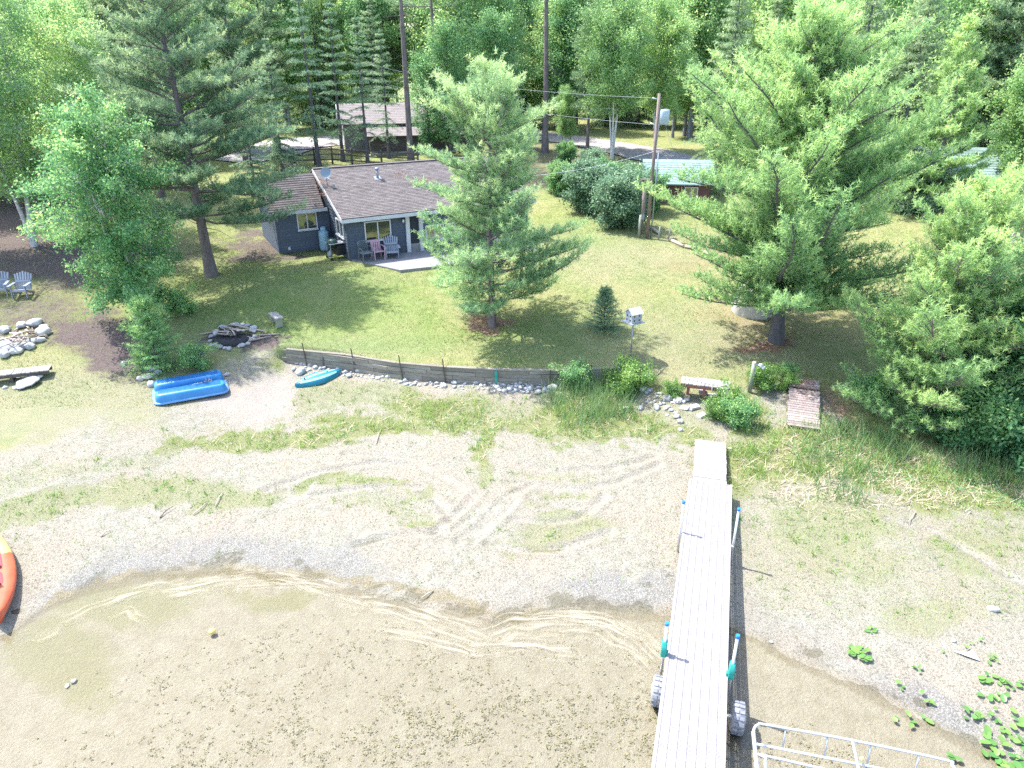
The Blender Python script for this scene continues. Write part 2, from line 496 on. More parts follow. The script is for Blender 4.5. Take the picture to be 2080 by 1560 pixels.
# ------------------------------------------------------------------ ground layout (what grows or lies where)
LAWN_EDGE = [(-900, 930), (0, 912), (100, 885), (200, 865), (320, 852), (400, 800), (450, 745), (530, 722), (585, 733), (785, 752), (1000, 772), (1262, 768), (1330, 800),
             (1400, 815), (1480, 800), (1600, 775), (1700, 830), (1850, 910), (2080, 965), (3000, 1000)]
TRACKS_PX = [[(540, 990), (650, 955), (760, 938), (850, 945), (905, 972), (950, 1000)], [(640, 1000), (760, 985), (850, 985), (890, 1015), (915, 1050)],
             [(880, 1075), (940, 1030), (965, 1000)], [(930, 1095), (985, 1055), (1030, 1005), (1075, 985)], [(960, 1090), (1020, 1040), (1045, 1010)],
             [(1030, 978), (1110, 985), (1180, 993), (1260, 975), (1340, 945)], [(1080, 1008), (1130, 1022), (1200, 1030), (1230, 1005)],
             [(1040, 1050), (1110, 1056), (1165, 1050), (1200, 1035)], [(990, 1100), (1060, 1112), (1140, 1108), (1240, 1075)],
             [(1060, 942), (1140, 955), (1240, 950), (1330, 930)], [(700, 920), (800, 925), (900, 950)],
             [(1800, 1060), (1900, 1085), (1990, 1135), (2090, 1190)], [(720, 1100), (800, 1080), (900, 1075)]]
TRACKS = [np.array([at(x, y, 0.15)[:2] for x, y in t]) for t in TRACKS_PX]

def poly_dist(X, Y, P):
    d = np.full(np.shape(X), 1e9)
    for a, b in zip(P[:-1], P[1:]):
        v = b - a; l2 = float(v @ v) + 1e-9
        t = np.clip(((X - a[0]) * v[0] + (Y - a[1]) * v[1]) / l2, 0, 1)
        d = np.minimum(d, np.hypot(X - a[0] - t * v[0], Y - a[1] - t * v[1]))
    return d

def ell(px, py, cx, cy, rx, ry, soft=0.5):
    q = np.sqrt(((px - cx) / rx) ** 2 + ((py - cy) / ry) ** 2)
    return 1 - sstep(1 - soft, 1 + soft, q)

def band(px, py, pts, hw, x0=None, x1=None):
    xs = [p[0] for p in pts]; ys = [p[1] for p in pts]
    yc = np.interp(px, xs, ys)
    m = 1 - sstep(hw * .5, hw * 1.5, np.abs(py - yc))
    return m * sstep(xs[0] - 30, xs[0] + 30, px) * (1 - sstep(xs[-1] - 30, xs[-1] + 30, px))

def masks(X, Y, Z=None):
    if Z is None: Z = terrain(X, Y)
    px, py = proj(X, np.maximum(Y, 4.0), Z)
    n1 = fbm(X * .5, Y * .5, 3, 4); n2 = fbm(X * 1.7, Y * 1.7, 9, 3); n3 = fbm(X * 5, Y * 5, 21, 3)
    j = (n1 - .5) * 60 + (n2 - .5) * 50
    le = np.interp(px, [p[0] for p in LAWN_EDGE], [p[1] for p in LAWN_EDGE])
    wallzone = sstep(560, 600, px) * (1 - sstep(1240, 1290, px))
    lawn = 1 - sstep(-22, 22, py - le + j * (1 - wallzone))
    lawn = np.where(wallzone > .5, (Y > wallY(X) + 0.02) * 1.0, lawn)
    px0, py0 = px, py
    wf = np.clip(1 - (Y - 30) / 200, .2, 1)
    px = px + (fbm(X * .45, Y * .45, 61, 4) - .5) * 190 * wf + (n3 - .5) * 50 * wf; py = py + (fbm(X * .7, Y * .7, 71, 4) - .5) * 75 * wf + (fbm(X * 4, Y * 4, 81, 2) - .5) * 24 * wf
    g = np.zeros_like(px)
    def add(m, k): np.maximum(g, m * k, out=g)
    add(band(px, py, [(-200, 1060), (0, 1045), (150, 1022), (300, 1005), (420, 1010), (560, 1015)], 34), .55)
    add(band(px, py, [(-100, 985), (100, 965), (250, 940), (420, 915)], 26), .38)
    add(band(px, py, [(575, 990), (700, 968), (800, 972), (870, 1005)], 14), .62)
    add(band(px, py, [(690, 1010), (800, 1020), (900, 1060)], 30), .40)
    add(ell(px, py, 870, 1055, 40, 16), .6)
    add(ell(px, py, 985, 905, 34, 60), .78)
    add(ell(px, py, 985, 965, 40, 30), .55)
    add(ell(px, py, 1110, 1078, 130, 26), .52); add(ell(px, py, 1080, 1105, 160, 14), .5)
    add(ell(px, py, 1100, 1030, 60, 10), .45); add(ell(px, py, 1140, 960, 80, 12), .42); add(ell(px, py, 1140, 1010, 70, 9), .5)
    add(ell(px, py, 1040, 985, 60, 20), .35)
    add(band(px, py, [(330, 905), (500, 895), (620, 872), (780, 868), (930, 862), (1100, 868), (1300, 890), (1420, 905)], 24), .72)
    add(band(px, py, [(500, 840), (640, 810), (780, 800), (900, 815), (1020, 825), (1090, 840)], 34), .50)
    add(ell(px, py, 880, 820, 150, 42), .80)
    add(ell(px, py, 1190, 835, 120, 60), .85)
    add(ell(px, py, 1330, 860, 110, 60), .45)
    add(ell(px, py, 1580, 930, 140, 75), .86)
    add(ell(px, py, 1500, 850, 60, 60), .8)
    add(band(px, py, [(1600, 900), (1750, 930), (1900, 970), (2080, 1000), (2400, 1050)], 60), .88)
    add(ell(px, py, 1700, 1060, 130, 80), .55); add(ell(px, py, 1830, 1090, 90, 40), .30)
    add(ell(px, py, 1980, 1110, 150, 70), .55); add(ell(px, py, 1880, 1240, 110, 45), .5); add(ell(px, py, 1740, 1150, 90, 50), .48)
    add(ell(px, py, 2040, 1210, 110, 50), .4); add(ell(px, py, 1600, 1060, 80, 60), .38)
    add(np.ones_like(px) * (1 - sstep(1150, 1330, py)) * (py > 840), .16); add(sstep(1470, 1560, px) * (1 - sstep(1180, 1420, py)) * (py > 840), .36)
    tk = np.full(np.shape(X), 1e9)
    near = (Y > 8) & (Y < 26) & (np.abs(X) < 16)
    for T in TRACKS:
        d = np.full(np.shape(X), 1e9)
        d[near] = poly_dist(X[near], Y[near], T)
        tk = np.minimum(tk, d)
    track = (1 - sstep(.04, .24, tk)) * sstep(.30, .60, n2 * .6 + n3 * .4)
    green = np.clip(g, 0, 1) * (1 - .8 * track)
    sand_path = ell(px, py, 520, 805, 75, 55)
    green = green * (1 - .9 * sand_path)
    gd = shoreY(X)
    s = Y - gd
    grav = sstep(.0, .25, s) * (1 - sstep(.7, 1.7, s + (n2 - .5) * 1.5)) * (sstep(20, 120, px) * (1 - sstep(680, 820, px)) * 1.0 + ell(px, py, 1300, 1190, 130, 35) + .35 * sstep(900, 1000, px) + .8 * ell(px, py, 1900, 1440, 160, 60))
    grav = np.maximum(grav, .8 * ell(px, py, 560, 1118, 110, 16) * n2 * 1.6)
    wet = 1 - sstep(-.05, .55, s + (n2 - .5) * .9)
    algae = band(px, py, [(60, 1260), (120, 1218), (220, 1180), (330, 1160), (470, 1148), (600, 1160), (760, 1208), (1000, 1262), (1080, 1240)], 11)
    olive = np.maximum.reduce([ell(px, py, 130, 1330, 95, 75, .35), ell(px, py, 250, 1225, 150, 42, .35), ell(px, py, 545, 1213, 60, 26, .35), ell(px, py, 170, 1400, 60, 45, .35), .5 * ell(px, py, 360, 1200, 120, 30, .4)])
    olive = olive * sstep(.3, .5, n1 * .5 + n2 * .5 + .08)
    dirt = np.maximum.reduce([ell(px, py, 240, 700, 110, 62, .6), .85 * ell(px, py, 120, 480, 260, 110, .5), .6 * ell(px, py, 60, 640, 150, 60), .7 * ell(px, py, 560, 500, 120, 30), ell(px, py, 480, 690, 80, 22), .5 * ell(px, py, 1130, 330, 160, 60)])
    litter = np.maximum.reduce([ell(px, py, 1000, 668, 55, 16), ell(px, py, 1577, 692, 75, 20), .42 * ell(px, py, 1600, 650, 190, 60), .40 * ell(px, py, 1450, 520, 120, 35), ell(px, py, 1640, 830, 70, 60) * .8, .5 * ell(px, py, 700, 470, 60, 10)])
    return dict(px=px0, py=py0, lawn=lawn, green=green, track=track, grav=np.clip(grav, 0, 1), wet=wet, algae=algae, olive=olive, dirt=dirt, litter=litter, s=s, sandy=sand_path, n1=n1, n2=n2, n3=n3)

def axis(segs):
    out = []
    for a, b, st in segs: out += list(np.arange(a, b, st))
    out.append(segs[-1][1]); return np.array(sorted(set(np.round(out, 4))))
def grow(a, b, s0, k):
    out = []; x = a; s = s0
    while x < b: out.append(x); x += s; s *= k
    out.append(b); return out
xr = grow(15, 900, .3, 1.16)
XS = np.array(sorted(set([-x for x in xr] + list(np.round(np.arange(-15, 15, .085), 4)) + xr)))
YS = np.array(sorted(set(list(-np.array(grow(-5, 700, 2, 1.5)))[::-1] + list(np.round(np.arange(5, 7.4, .4), 4)) + list(np.round(np.arange(7.4, 26.5, .075), 4)) + grow(26.5, 1200, .12, 1.035))))
GX, GY = np.meshgrid(XS, YS)
gx, gy = GX.ravel(), GY.ravel()
gz = terrain(gx, gy)
mk = masks(gx, gy, gz)
fine = sstep(70, 30, gy) if False else (1 - sstep(30, 70, gy))
rel = (mk['n2'] - .5) * .05 + (mk['n3'] - .5) * .022 * (gy < 30)
rough_mud = ell(mk['px'], mk['py'], 1310, 1150, 90, 50) + .5 * ell(mk['px'], mk['py'], 300, 1130, 200, 25)
hum = fbm(gx * 7, gy * 7, 51, 2)
rel = rel + rough_mud * (hum - .5) * .09
rel = rel * np.where(mk['s'] < 0, .35, 1.0)
berm = 0
for T in TRACKS:
    nn_ = (gy > 8) & (gy < 26) & (np.abs(gx) < 16)
    d = np.full(gx.shape, 9.0); d[nn_] = poly_dist(gx[nn_], gy[nn_], T)
    berm = berm - .045 * np.exp(-(d / .10) ** 2) + .032 * np.exp(-((d - .22) / .07) ** 2)
gz2 = gz + rel + berm
nx, ny = len(XS), len(YS)
ii = (np.arange(ny - 1)[:, None] * nx + np.arange(nx - 1)[None, :]).ravel()
F = np.stack([ii, ii + 1, ii + 1 + nx, ii + nx], 1)

m, nt, N, L = new_mat("ground_surface"); M['ground'] = m
tc = N.new("ShaderNodeTexCoord"); vec = tc.outputs['Object']
def A(n):
    a = N.new("ShaderNodeAttribute"); a.attribute_name = n; return a.outputs['Fac']
nb = noise_n(nt, vec, .55, 4, .6); nm = noise_n(nt, vec, 3.2, 5, .65); nf = noise_n(nt, vec, 16, 4, .7); nff = noise_n(nt, vec, 55, 3, .7)
sand = ramp(nt, nm, [(0.25, (.34, .315, .250)), (0.5, (.43, .405, .335)), (0.78, (.53, .505, .43))]).outputs[0]
sand = mixc(nt, ramp(nt, nb, [(.42, (0, 0, 0)), (.62, (1, 1, 1))]).outputs[0], sand, (.45, .40, .325))
spk = ramp(nt, nff, [(.35, (.34, .32, .27)), (.47, (.92, .92, .92)), (.66, (1.12, 1.12, 1.1))]).outputs[0]
sand = mixc(nt, 1.0, sand, spk, 'MULTIPLY')
pit_shade = ramp(nt, nf, [(.37, (.40, .40, .34)), (.47, (1, 1, 1))]).outputs[0]  # colour darkened in the hollows of the bump noise, standing in for pit shade
sand = mixc(nt, .7, sand, pit_shade, 'MULTIPLY')
moss = ramp(nt, nff, [(.3, (.14, .17, .055)), (.5, (.25, .28, .10)), (.7, (.38, .38, .18))]).outputs[0]
gm = math_n(nt, 'SUBTRACT', math_n(nt, 'ADD', math_n(nt, 'MULTIPLY', A('green'), .85), math_n(nt, 'ADD', math_n(nt, 'MULTIPLY', nf, .9), math_n(nt, 'MULTIPLY', nff, .8))), 1.09)
gm = math_n(nt, 'MULTIPLY', gm, 2.3, True)
col = mixc(nt, gm, sand, moss)
col = mixc(nt, math_n(nt, 'MULTIPLY', A('track'), .25), col, mixc(nt, .4, (.46, .425, .37), pit_shade, 'MULTIPLY'))
col = mixc(nt, math_n(nt, 'MULTIPLY', A('sandy'), .6), col, (.45, .39, .35))
# pebbly band: voronoi cells
vo = N.new("ShaderNodeTexVoronoi"); vo.inputs['Scale'].default_value = 26; L.new(vec, vo.inputs['Vector'])
peb = ramp(nt, vo.outputs['Distance'], [(.05, (.58, .58, .58)), (.32, (.40, .395, .39)), (.55, (.20, .195, .185))]).outputs[0]
col = mixc(nt, math_n(nt, 'MULTIPLY', A('grav'), .62), col, peb)
# lawn
lg = ramp(nt, nm, [(.28, (.19, .27, .085)), (.48, (.30, .355, .12)), (.72, (.46, .44, .21))]).outputs[0]
lg = mixc(nt, ramp(nt, nb, [(.40, (0, 0, 0)), (.66, (1, 1, 1))]).outputs[0], lg, mixc(nt, .5, lg, (.50, .43, .24)))
lg = mixc(nt, .7, lg, ramp(nt, nf, [(.25, (.50, .55, .45)), (.55, (1, 1, 1)), (.8, (1.2, 1.15, 1.1))]).outputs[0], 'MULTIPLY')
lg = mixc(nt, .5, lg, ramp(nt, nff, [(.3, (.4, .42, .35)), (.55, (1, 1, 1))]).outputs[0], 'MULTIPLY')
lg = mixc(nt, math_n(nt, 'MULTIPLY', A('dry'), .75), lg, mixc(nt, .8, (.38, .355, .26), spk, 'MULTIPLY'))
lush_shade_f = A('lush')  # lush growth, plus green put into the colour for the lawn's shade
lg = mixc(nt, math_n(nt, 'MULTIPLY', lush_shade_f, .8), lg, mixc(nt, .5, (.15, .29, .06), lg))
dm = math_n(nt, 'MULTIPLY', math_n(nt, 'SUBTRACT', math_n(nt, 'ADD', A('dirt'), math_n(nt, 'MULTIPLY', nm, .9)), .70), 2.2, True)
dirtc = ramp(nt, nf, [(.3, (.10, .075, .07)), (.6, (.20, .155, .145)), (.8, (.33, .27, .24))]).outputs[0]
lg = mixc(nt, dm, lg, dirtc)
lm = math_n(nt, 'MULTIPLY', math_n(nt, 'SUBTRACT', math_n(nt, 'ADD', A('litter'), math_n(nt, 'MULTIPLY', nf, .8)), .65), 1.8, True)
lg = mixc(nt, lm, lg, ramp(nt, nf, [(.3, (.24, .12, .08)), (.7, (.44, .28, .20))]).outputs[0])
col = mixc(nt, A('lawn'), col, lg)
# forest floor far behind
# lake bed
bed = ramp(nt, nm, [(.3, (.41, .365, .285)), (.55, (.475, .43, .35)), (.8, (.52, .48, .40))]).outputs[0]
bed = mixc(nt, .35, bed, ramp(nt, nf, [(.3, (.6, .58, .5)), (.6, (1, 1, 1))]).outputs[0], 'MULTIPLY')
vs2 = N.new("ShaderNodeTexVoronoi"); vs2.inputs['Scale'].default_value = 5.5; L.new(vec, vs2.inputs['Vector'])
nd = noise_n(nt, vec, 30, 3, .6)
spot = math_n(nt, 'ADD', vs2.outputs['Distance'], math_n(nt, 'MULTIPLY', nd, .30))
spotm = ramp(nt, spot, [(.17, (1, 1, 1)), (.25, (0, 0, 0))]).outputs[0]
sp2 = math_n(nt, 'MULTIPLY', spotm, math_n(nt, 'MULTIPLY', A('spots'), .8))
bed = mixc(nt, sp2, bed, (.20, .18, .11))
bed = mixc(nt, math_n(nt, 'MULTIPLY', A('olive'), .7), bed, (.34, .325, .18))
col = mixc(nt, A('under'), col, bed)
wetc = mixc(nt, 1.0, col, (.66, .62, .54), 'MULTIPLY')
col = mixc(nt, math_n(nt, 'MULTIPLY', A('wet'), .55), col, wetc)
am = math_n(nt, 'MULTIPLY', math_n(nt, 'SUBTRACT', math_n(nt, 'ADD', math_n(nt, 'MULTIPLY', A('algae'), .6), math_n(nt, 'ADD', nf, math_n(nt, 'MULTIPLY', nm, .6))), 1.12), 3.0, True)
col = mixc(nt, am, col, ramp(nt, nff, [(.3, (.13, .095, .04)), (.5, (.28, .24, .15)), (.6, (.42, .375, .26)), (.7, (.66, .60, .42))]).outputs[0])
b = N.new("ShaderNodeBsdfPrincipled"); o_ = N.new("ShaderNodeOutputMaterial")
gtone = mixc(nt, 1.0, col, (.62, .615, .61), 'MULTIPLY')
L.new(gtone, b.inputs['Base Color']); b.inputs['Roughness'].default_value = .95; b.inputs['Specular IOR Level'].default_value = .2
h = math_n(nt, 'ADD', math_n(nt, 'MULTIPLY', nf, 1.0), math_n(nt, 'MULTIPLY', nff, .45))
bp = N.new("ShaderNodeBump"); bp.inputs['Strength'].default_value = .9; bp.inputs['Distance'].default_value = .055
L.new(h, bp.inputs['Height']); L.new(bp.outputs[0], b.inputs['Normal']); L.new(b.outputs[0], o_.inputs[0])

lush = np.maximum.reduce([ell(mk['px'], mk['py'], 850, 690, 70, 30), ell(mk['px'], mk['py'], 780, 700, 120, 16), ell(mk['px'], mk['py'], 640, 620, 260, 100) * .9, ell(mk['px'], mk['py'], 1150, 690, 160, 50) * .6, ell(mk['px'], mk['py'], 1200, 470, 120, 40) * .5, ell(mk['px'], mk['py'], 440, 600, 90, 60) * .6])  # lush spots; the widest ellipse paints the green tint of the shaded lawn
dry = np.clip(np.maximum.reduce([ell(mk['px'], mk['py'], 100, 820, 420, 85, .6), .6 * ell(mk['px'], mk['py'], 1400, 700, 220, 90, .7), .5 * ell(mk['px'], mk['py'], 620, 705, 300, 22, .8), .55 * ell(mk['px'], mk['py'], 1260, 520, 160, 60, .8)]) * (.5 + mk['n1']), 0, 1)
spots = (sstep(-.6, -3.0, mk['s']) if False else sstep(.6, 2.6, -mk['s'])) * sstep(.38, .60, mk['n1'])
under = 1 - sstep(-.10, .02, mk['s'])
me = np_mesh("ground", np.stack([gx, gy, gz2], 1), F, M['ground'],
             dict(lawn=mk['lawn'], green=mk['green'], track=mk['track'], grav=mk['grav'], wet=mk['wet'] * (mk['s'] > -.3), algae=mk['algae'], olive=mk['olive'], dirt=mk['dirt'],
                  litter=mk['litter'], sandy=mk['sandy'], lush=lush, dry=dry, spots=spots, under=under), smooth=True)
tag(link("ground", me), kind='structure')

# ---------------- water: one clear shallow sheet
m, nt, N, L = new_mat("lake_water"); M['water'] = m
fr = N.new("ShaderNodeFresnel"); fr.inputs[0].default_value = 1.33
tr = N.new("ShaderNodeBsdfTransparent"); tr.inputs[0].default_value = (.90, .91, .87, 1)
gl = N.new("ShaderNodeBsdfGlossy"); gl.inputs['Roughness'].default_value = .12
tc = N.new("ShaderNodeTexCoord"); nn = noise_n(nt, tc.outputs['Object'], 2.2, 3, .5, (1, 2.2, 1))
bp = N.new("ShaderNodeBump"); bp.inputs['Strength'].default_value = .25; bp.inputs['Distance'].default_value = .03
L.new(nn, bp.inputs['Height']); L.new(bp.outputs[0], gl.inputs['Normal']); L.new(bp.outputs[0], fr.inputs['Normal'])
mx = N.new("ShaderNodeMixShader"); o_ = N.new("ShaderNodeOutputMaterial")
L.new(fr.outputs[0], mx.inputs[0]); L.new(tr.outputs[0], mx.inputs[1]); L.new(gl.outputs[0], mx.inputs[2]); L.new(mx.outputs[0], o_.inputs[0])
wb = MB(); wb.add([(-900, -700, 0.0), (900, -700, 0.0), (900, 17, 0.0), (-900, 17, 0.0)], [(0, 1, 2, 3)])
wb.build("water", M['water'], kind='structure')

# ---------------- foam: thin broken streaks of scum drifting along the waterline
m, nt, N, L = new_mat("pale_foam"); M['foam'] = m
b = N.new("ShaderNodeBsdfPrincipled"); b.inputs['Base Color'].default_value = (.56, .50, .38, 1); b.inputs['Roughness'].default_value = .8
tr = N.new("ShaderNodeBsdfTransparent"); mx = N.new("ShaderNodeMixShader"); o_ = N.new("ShaderNodeOutputMaterial")
cx = N.new("ShaderNodeCombineXYZ")
au = N.new("ShaderNodeAttribute"); au.attribute_name = "su"; av = N.new("ShaderNodeAttribute"); av.attribute_name = "sv"
L.new(au.outputs['Fac'], cx.inputs[0]); L.new(av.outputs['Fac'], cx.inputs[1])
n1_ = noise_n(nt, cx.outputs[0], 1.0, 4, .55, (.32, 11, 1)); n2_ = noise_n(nt, cx.outputs[0], 1.0, 3, .6, (1.1, 4.0, 1))
rid = math_n(nt, 'ABSOLUTE', math_n(nt, 'SUBTRACT', n1_, .5))
line = math_n(nt, 'SUBTRACT', 1.0, math_n(nt, 'MULTIPLY', rid, 30.0), True)
brk = math_n(nt, 'MULTIPLY', math_n(nt, 'SUBTRACT', n2_, .46), 5.0, True)
edge = N.new("ShaderNodeAttribute"); edge.attribute_name = "fade"
f = math_n(nt, 'MULTIPLY', math_n(nt, 'MULTIPLY', line, brk), edge.outputs['Fac'])
film = math_n(nt, 'MULTIPLY', math_n(nt, 'MULTIPLY', math_n(nt, 'SUBTRACT', n2_, .47), .9, True), edge.outputs['Fac'])
f = math_n(nt, 'ADD', math_n(nt, 'MULTIPLY', f, .42), film, True)
L.new(f, mx.inputs[0]); L.new(tr.outputs[0], mx.inputs[1]); L.new(b.outputs[0], mx.inputs[2]); L.new(mx.outputs[0], o_.inputs[0])
FOAM = [([(110, 1262), (150, 1243), (230, 1213), (300, 1194), (400, 1182), (480, 1174), (560, 1174), (640, 1182), (700, 1200)], .32), ([(330, 1215), (400, 1198), (500, 1188), (600, 1190), (700, 1212), (760, 1232)], .22),
        ([(700, 1212), (800, 1232), (870, 1254), (960, 1276), (1000, 1296)], .55), ([(985, 1300), (1040, 1276), (1120, 1268), (1220, 1268), (1300, 1310), (1345, 1355)], .70),
        ([(1060, 1256), (1160, 1250), (1240, 1268), (1300, 1290)], .35), ([(50, 1298), (75, 1304), (110, 1288), (120, 1268)], .14), ([(215, 1262), (260, 1240), (300, 1262)], .22), ([(760, 1265), (860, 1290), (960, 1320), (1060, 1310), (1180, 1322)], .40)]
V = []; F = []; su = []; sv = []; fd = []
for li, (pl, w0) in enumerate(FOAM):
    P = [Vector(at(x, y, 0.006)) for x, y in pl]; pts = []
    for a_, b_ in zip(P[:-1], P[1:]):
        n_ = max(2, int((b_ - a_).length / .07))
        for t in range(n_): pts.append(a_.lerp(b_, t / n_))
    pts.append(P[-1]); b0_ = len(V); NCR = 8
    for i, p in enumerate(pts):
        t_ = pts[min(i + 1, len(pts) - 1)] - pts[max(i - 1, 0)]; t_.normalize(); nrm = Vector((-t_.y, t_.x, 0))
        off = (float(noise(i * .05, li * 9.3, 8)) - .5) * .22 + (float(noise(i * .21, li * 5.3, 4)) - .5) * .08
        for c_ in range(NCR + 1):
            v_ = c_ / NCR; q_ = p + nrm * (off + (v_ - .5) * w0 * 1.5)
            V.append((q_.x, q_.y, max(0.006, tz(q_.x, q_.y) + .035) + .0012 * li)); su.append(i * .07 + li * 31); sv.append((v_ - .5) * w0 * 1.5 * 2.2 + li * 7); fd.append(math.sin(math.pi * v_) ** .7 * min(1, i / 6, (len(pts) - 1 - i) / 6))
    for i in range(len(pts) - 1):
        for c_ in range(NCR): F.append((b0_ + i * (NCR + 1) + c_, b0_ + i * (NCR + 1) + c_ + 1, b0_ + (i + 1) * (NCR + 1) + c_ + 1, b0_ + (i + 1) * (NCR + 1) + c_))
tag(link("foam", np_mesh("foam", V, F, M['foam'], dict(su=su, sv=sv, fade=fd))), kind='stuff')

# ---------------- roads and paths as thin sheets draped on the ground
def ribbon(name, px_pts, widths, mat, lift, wobble=.25, seed=1):
    P = [G(x, y) for x, y in px_pts]
    pts = []; W_ = []
    for i in range(len(P) - 1):
        n_ = max(2, int((P[i + 1] - P[i]).length / .8))
        for t in range(n_):
            pts.append(P[i].lerp(P[i + 1], t / n_)); W_.append(widths[i] + (widths[i + 1] - widths[i]) * t / n_)
    pts.append(P[-1]); W_.append(widths[-1])
    V = []; nc = 8
    for i, p in enumerate(pts):
        t_ = pts[min(i + 1, len(pts) - 1)] - pts[max(i - 1, 0)]; t_.z = 0; t_.normalize(); nr = Vector((-t_.y, t_.x, 0))
        for c in range(nc + 1):
            u = (c / nc - .5) * W_[i]
            if c in (0, nc): u *= 1 + wobble * (float(noise(i * .7, seed + c, 2)) - .5)
            x, y = p.x + nr.x * u, p.y + nr.y * u
            V.append((x, y, tz(x, y) + lift))
    F_ = [(i * (nc + 1) + c, i * (nc + 1) + c + 1, (i + 1) * (nc + 1) + c + 1, (i + 1) * (nc + 1) + c) for i in range(len(pts) - 1) for c in range(nc)]
    b = MB(); b.add(V, F_, True)
    return b.build(name, mat, kind='structure')
ribbon("road", [(820, 232), (960, 252), (1090, 275), (1200, 291), (1300, 311), (1420, 338), (1600, 372), (1900, 420)], [4.5] * 8, M['road'], .07)
ribbon("driveway", [(470, 330), (540, 310), (600, 292), (680, 286), (745, 290)], [4, 6, 7, 7, 5], M['road'], .075, seed=6)
ribbon("far_road", [(380, 196), (520, 192), (640, 190), (760, 186)], [5] * 4, M['road'], .08, seed=9)

# ---------------- grass and weeds: blades nobody could count
def blades(name, n, X0, X1, Y0, Y1, dens, hmin, hmax, wid, mat, seed, lean=.5, k=1, clump=None, varf=None):
    g_ = np.random.default_rng(seed)
    X = g_.uniform(X0, X1, n); Y = g_.uniform(Y0, Y1, n)
    mm = masks(X, Y)
    ok = (mm['px'] > -60) & (mm['px'] < 2140) & (mm['py'] < 1620) & (g_.random(n) < dens(mm, X, Y))
    X, Y = X[ok], Y[ok]; mm = {a: v[ok] for a, v in mm.items()}
    if k > 1:
        X = np.repeat(X, k) + g_.normal(0, clump, len(X) * k); Y = np.repeat(Y, k) + g_.normal(0, clump, len(Y) * k)
        mm = {a: np.repeat(v, k) for a, v in mm.items()}
    m_ = len(X); Z = terrain(X, Y) - .01
    a = g_.uniform(0, 6.283, m_); h = g_.uniform(hmin, hmax, m_); w = wid * g_.uniform(.6, 1.3, m_)
    la = g_.uniform(0, 6.283, m_); ll = lean * h * g_.random(m_)
    B = np.stack([X, Y, Z], 1)
    S = np.stack([np.cos(a) * w, np.sin(a) * w, np.zeros(m_)], 1)
    T = B + np.stack([np.cos(la) * ll, np.sin(la) * ll, h], 1)
    V = np.stack([B - S, B + S, T], 1).reshape(-1, 3)
    var = np.repeat(np.clip((varf(mm) if varf else .5) + g_.normal(0, .17, m_), 0, 1), 3)
    return tag(link(name, np_mesh(name, V, np.arange(m_ * 3).reshape(-1, 3), mat, dict(var=var))), kind='stuff')

blades("grass", 190000, -27, 26, 21.5, 46, lambda q_, X, Y: q_['lawn'] * (1 - .8 * np.clip(q_['dirt'], 0, 1)) * (Y < 44) * np.clip(1.5 - (Y - 22) / 30, .3, 1), .04, .10, .012, M['grass'], 1, 1.2,
       varf=lambda q_: .25 + .7 * sstep(.35, .7, q_['n1']) * (1 - .5 * ell(q_['px'], q_['py'], 700, 620, 200, 120)))  # blades coloured darker and greener where the lawn lies in shade
blades("low_weeds", 150000, -16, 16, 12, 26, lambda q_, X, Y: (q_['green'] * 1.25 - .12) * (1 - q_['lawn']) * (q_['s'] > .3) * sstep(.35, .55, q_['n3'] * .6 + q_['n2'] * .4), .03, .10, .013, M['weed'], 2, 1.3,
       varf=lambda q_: .3 + .45 * q_['n2'])
blades("tall_weeds", 26000, -16, 16, 17, 25, lambda q_, X, Y: (sstep(.62, .9, q_['green'])) * (1 - q_['lawn']) * sstep(.40, .6, q_['n2']) * .8, .12, .40, .011, M['weed'], 3, .8, 5, .06,
       varf=lambda q_: .35 + .5 * q_['n1'])
blades("straw_litter", 22000, -16, 16, 15, 25, lambda q_, X, Y: np.clip(sstep(.5, .9, q_['green']) * .5 + ell(q_['px'], q_['py'], 1680, 960, 130, 70) + .6 * ell(q_['px'], q_['py'], 1900, 960, 160, 60), 0, 1) * (1 - q_['lawn']), .02, .25, .010, M['straw'], 4, 3.0, 3, .08)
blades("reed_grass", 7000, -2, 16, 16, 25, lambda q_, X, Y: np.clip(ell(q_['px'], q_['py'], 1200, 820, 85, 50, .3) * .9 + .30 * ell(q_['px'], q_['py'], 1720, 950, 100, 70) + .5 * band(q_['px'], q_['py'], [(1660, 880), (1800, 905), (2000, 955), (2200, 985)], 26), 0, 1) * (1 - .7 * q_['lawn']),
       .35, .80, .013, M['reed'], 5, .7, 5, .09, varf=lambda q_: .45 + .3 * q_['n1'])
blades("shore_weeds", 9000, -16, 16, 13, 24, lambda q_, X, Y: .10 * (q_['green'] > .2) * (q_['n3'] > .5) * (1 - q_['lawn']) * (q_['s'] > .8), .06, .22, .014, M['weed'], 8, 1.2, 9, .05, varf=lambda q_: .35 + .3 * q_['n3'])
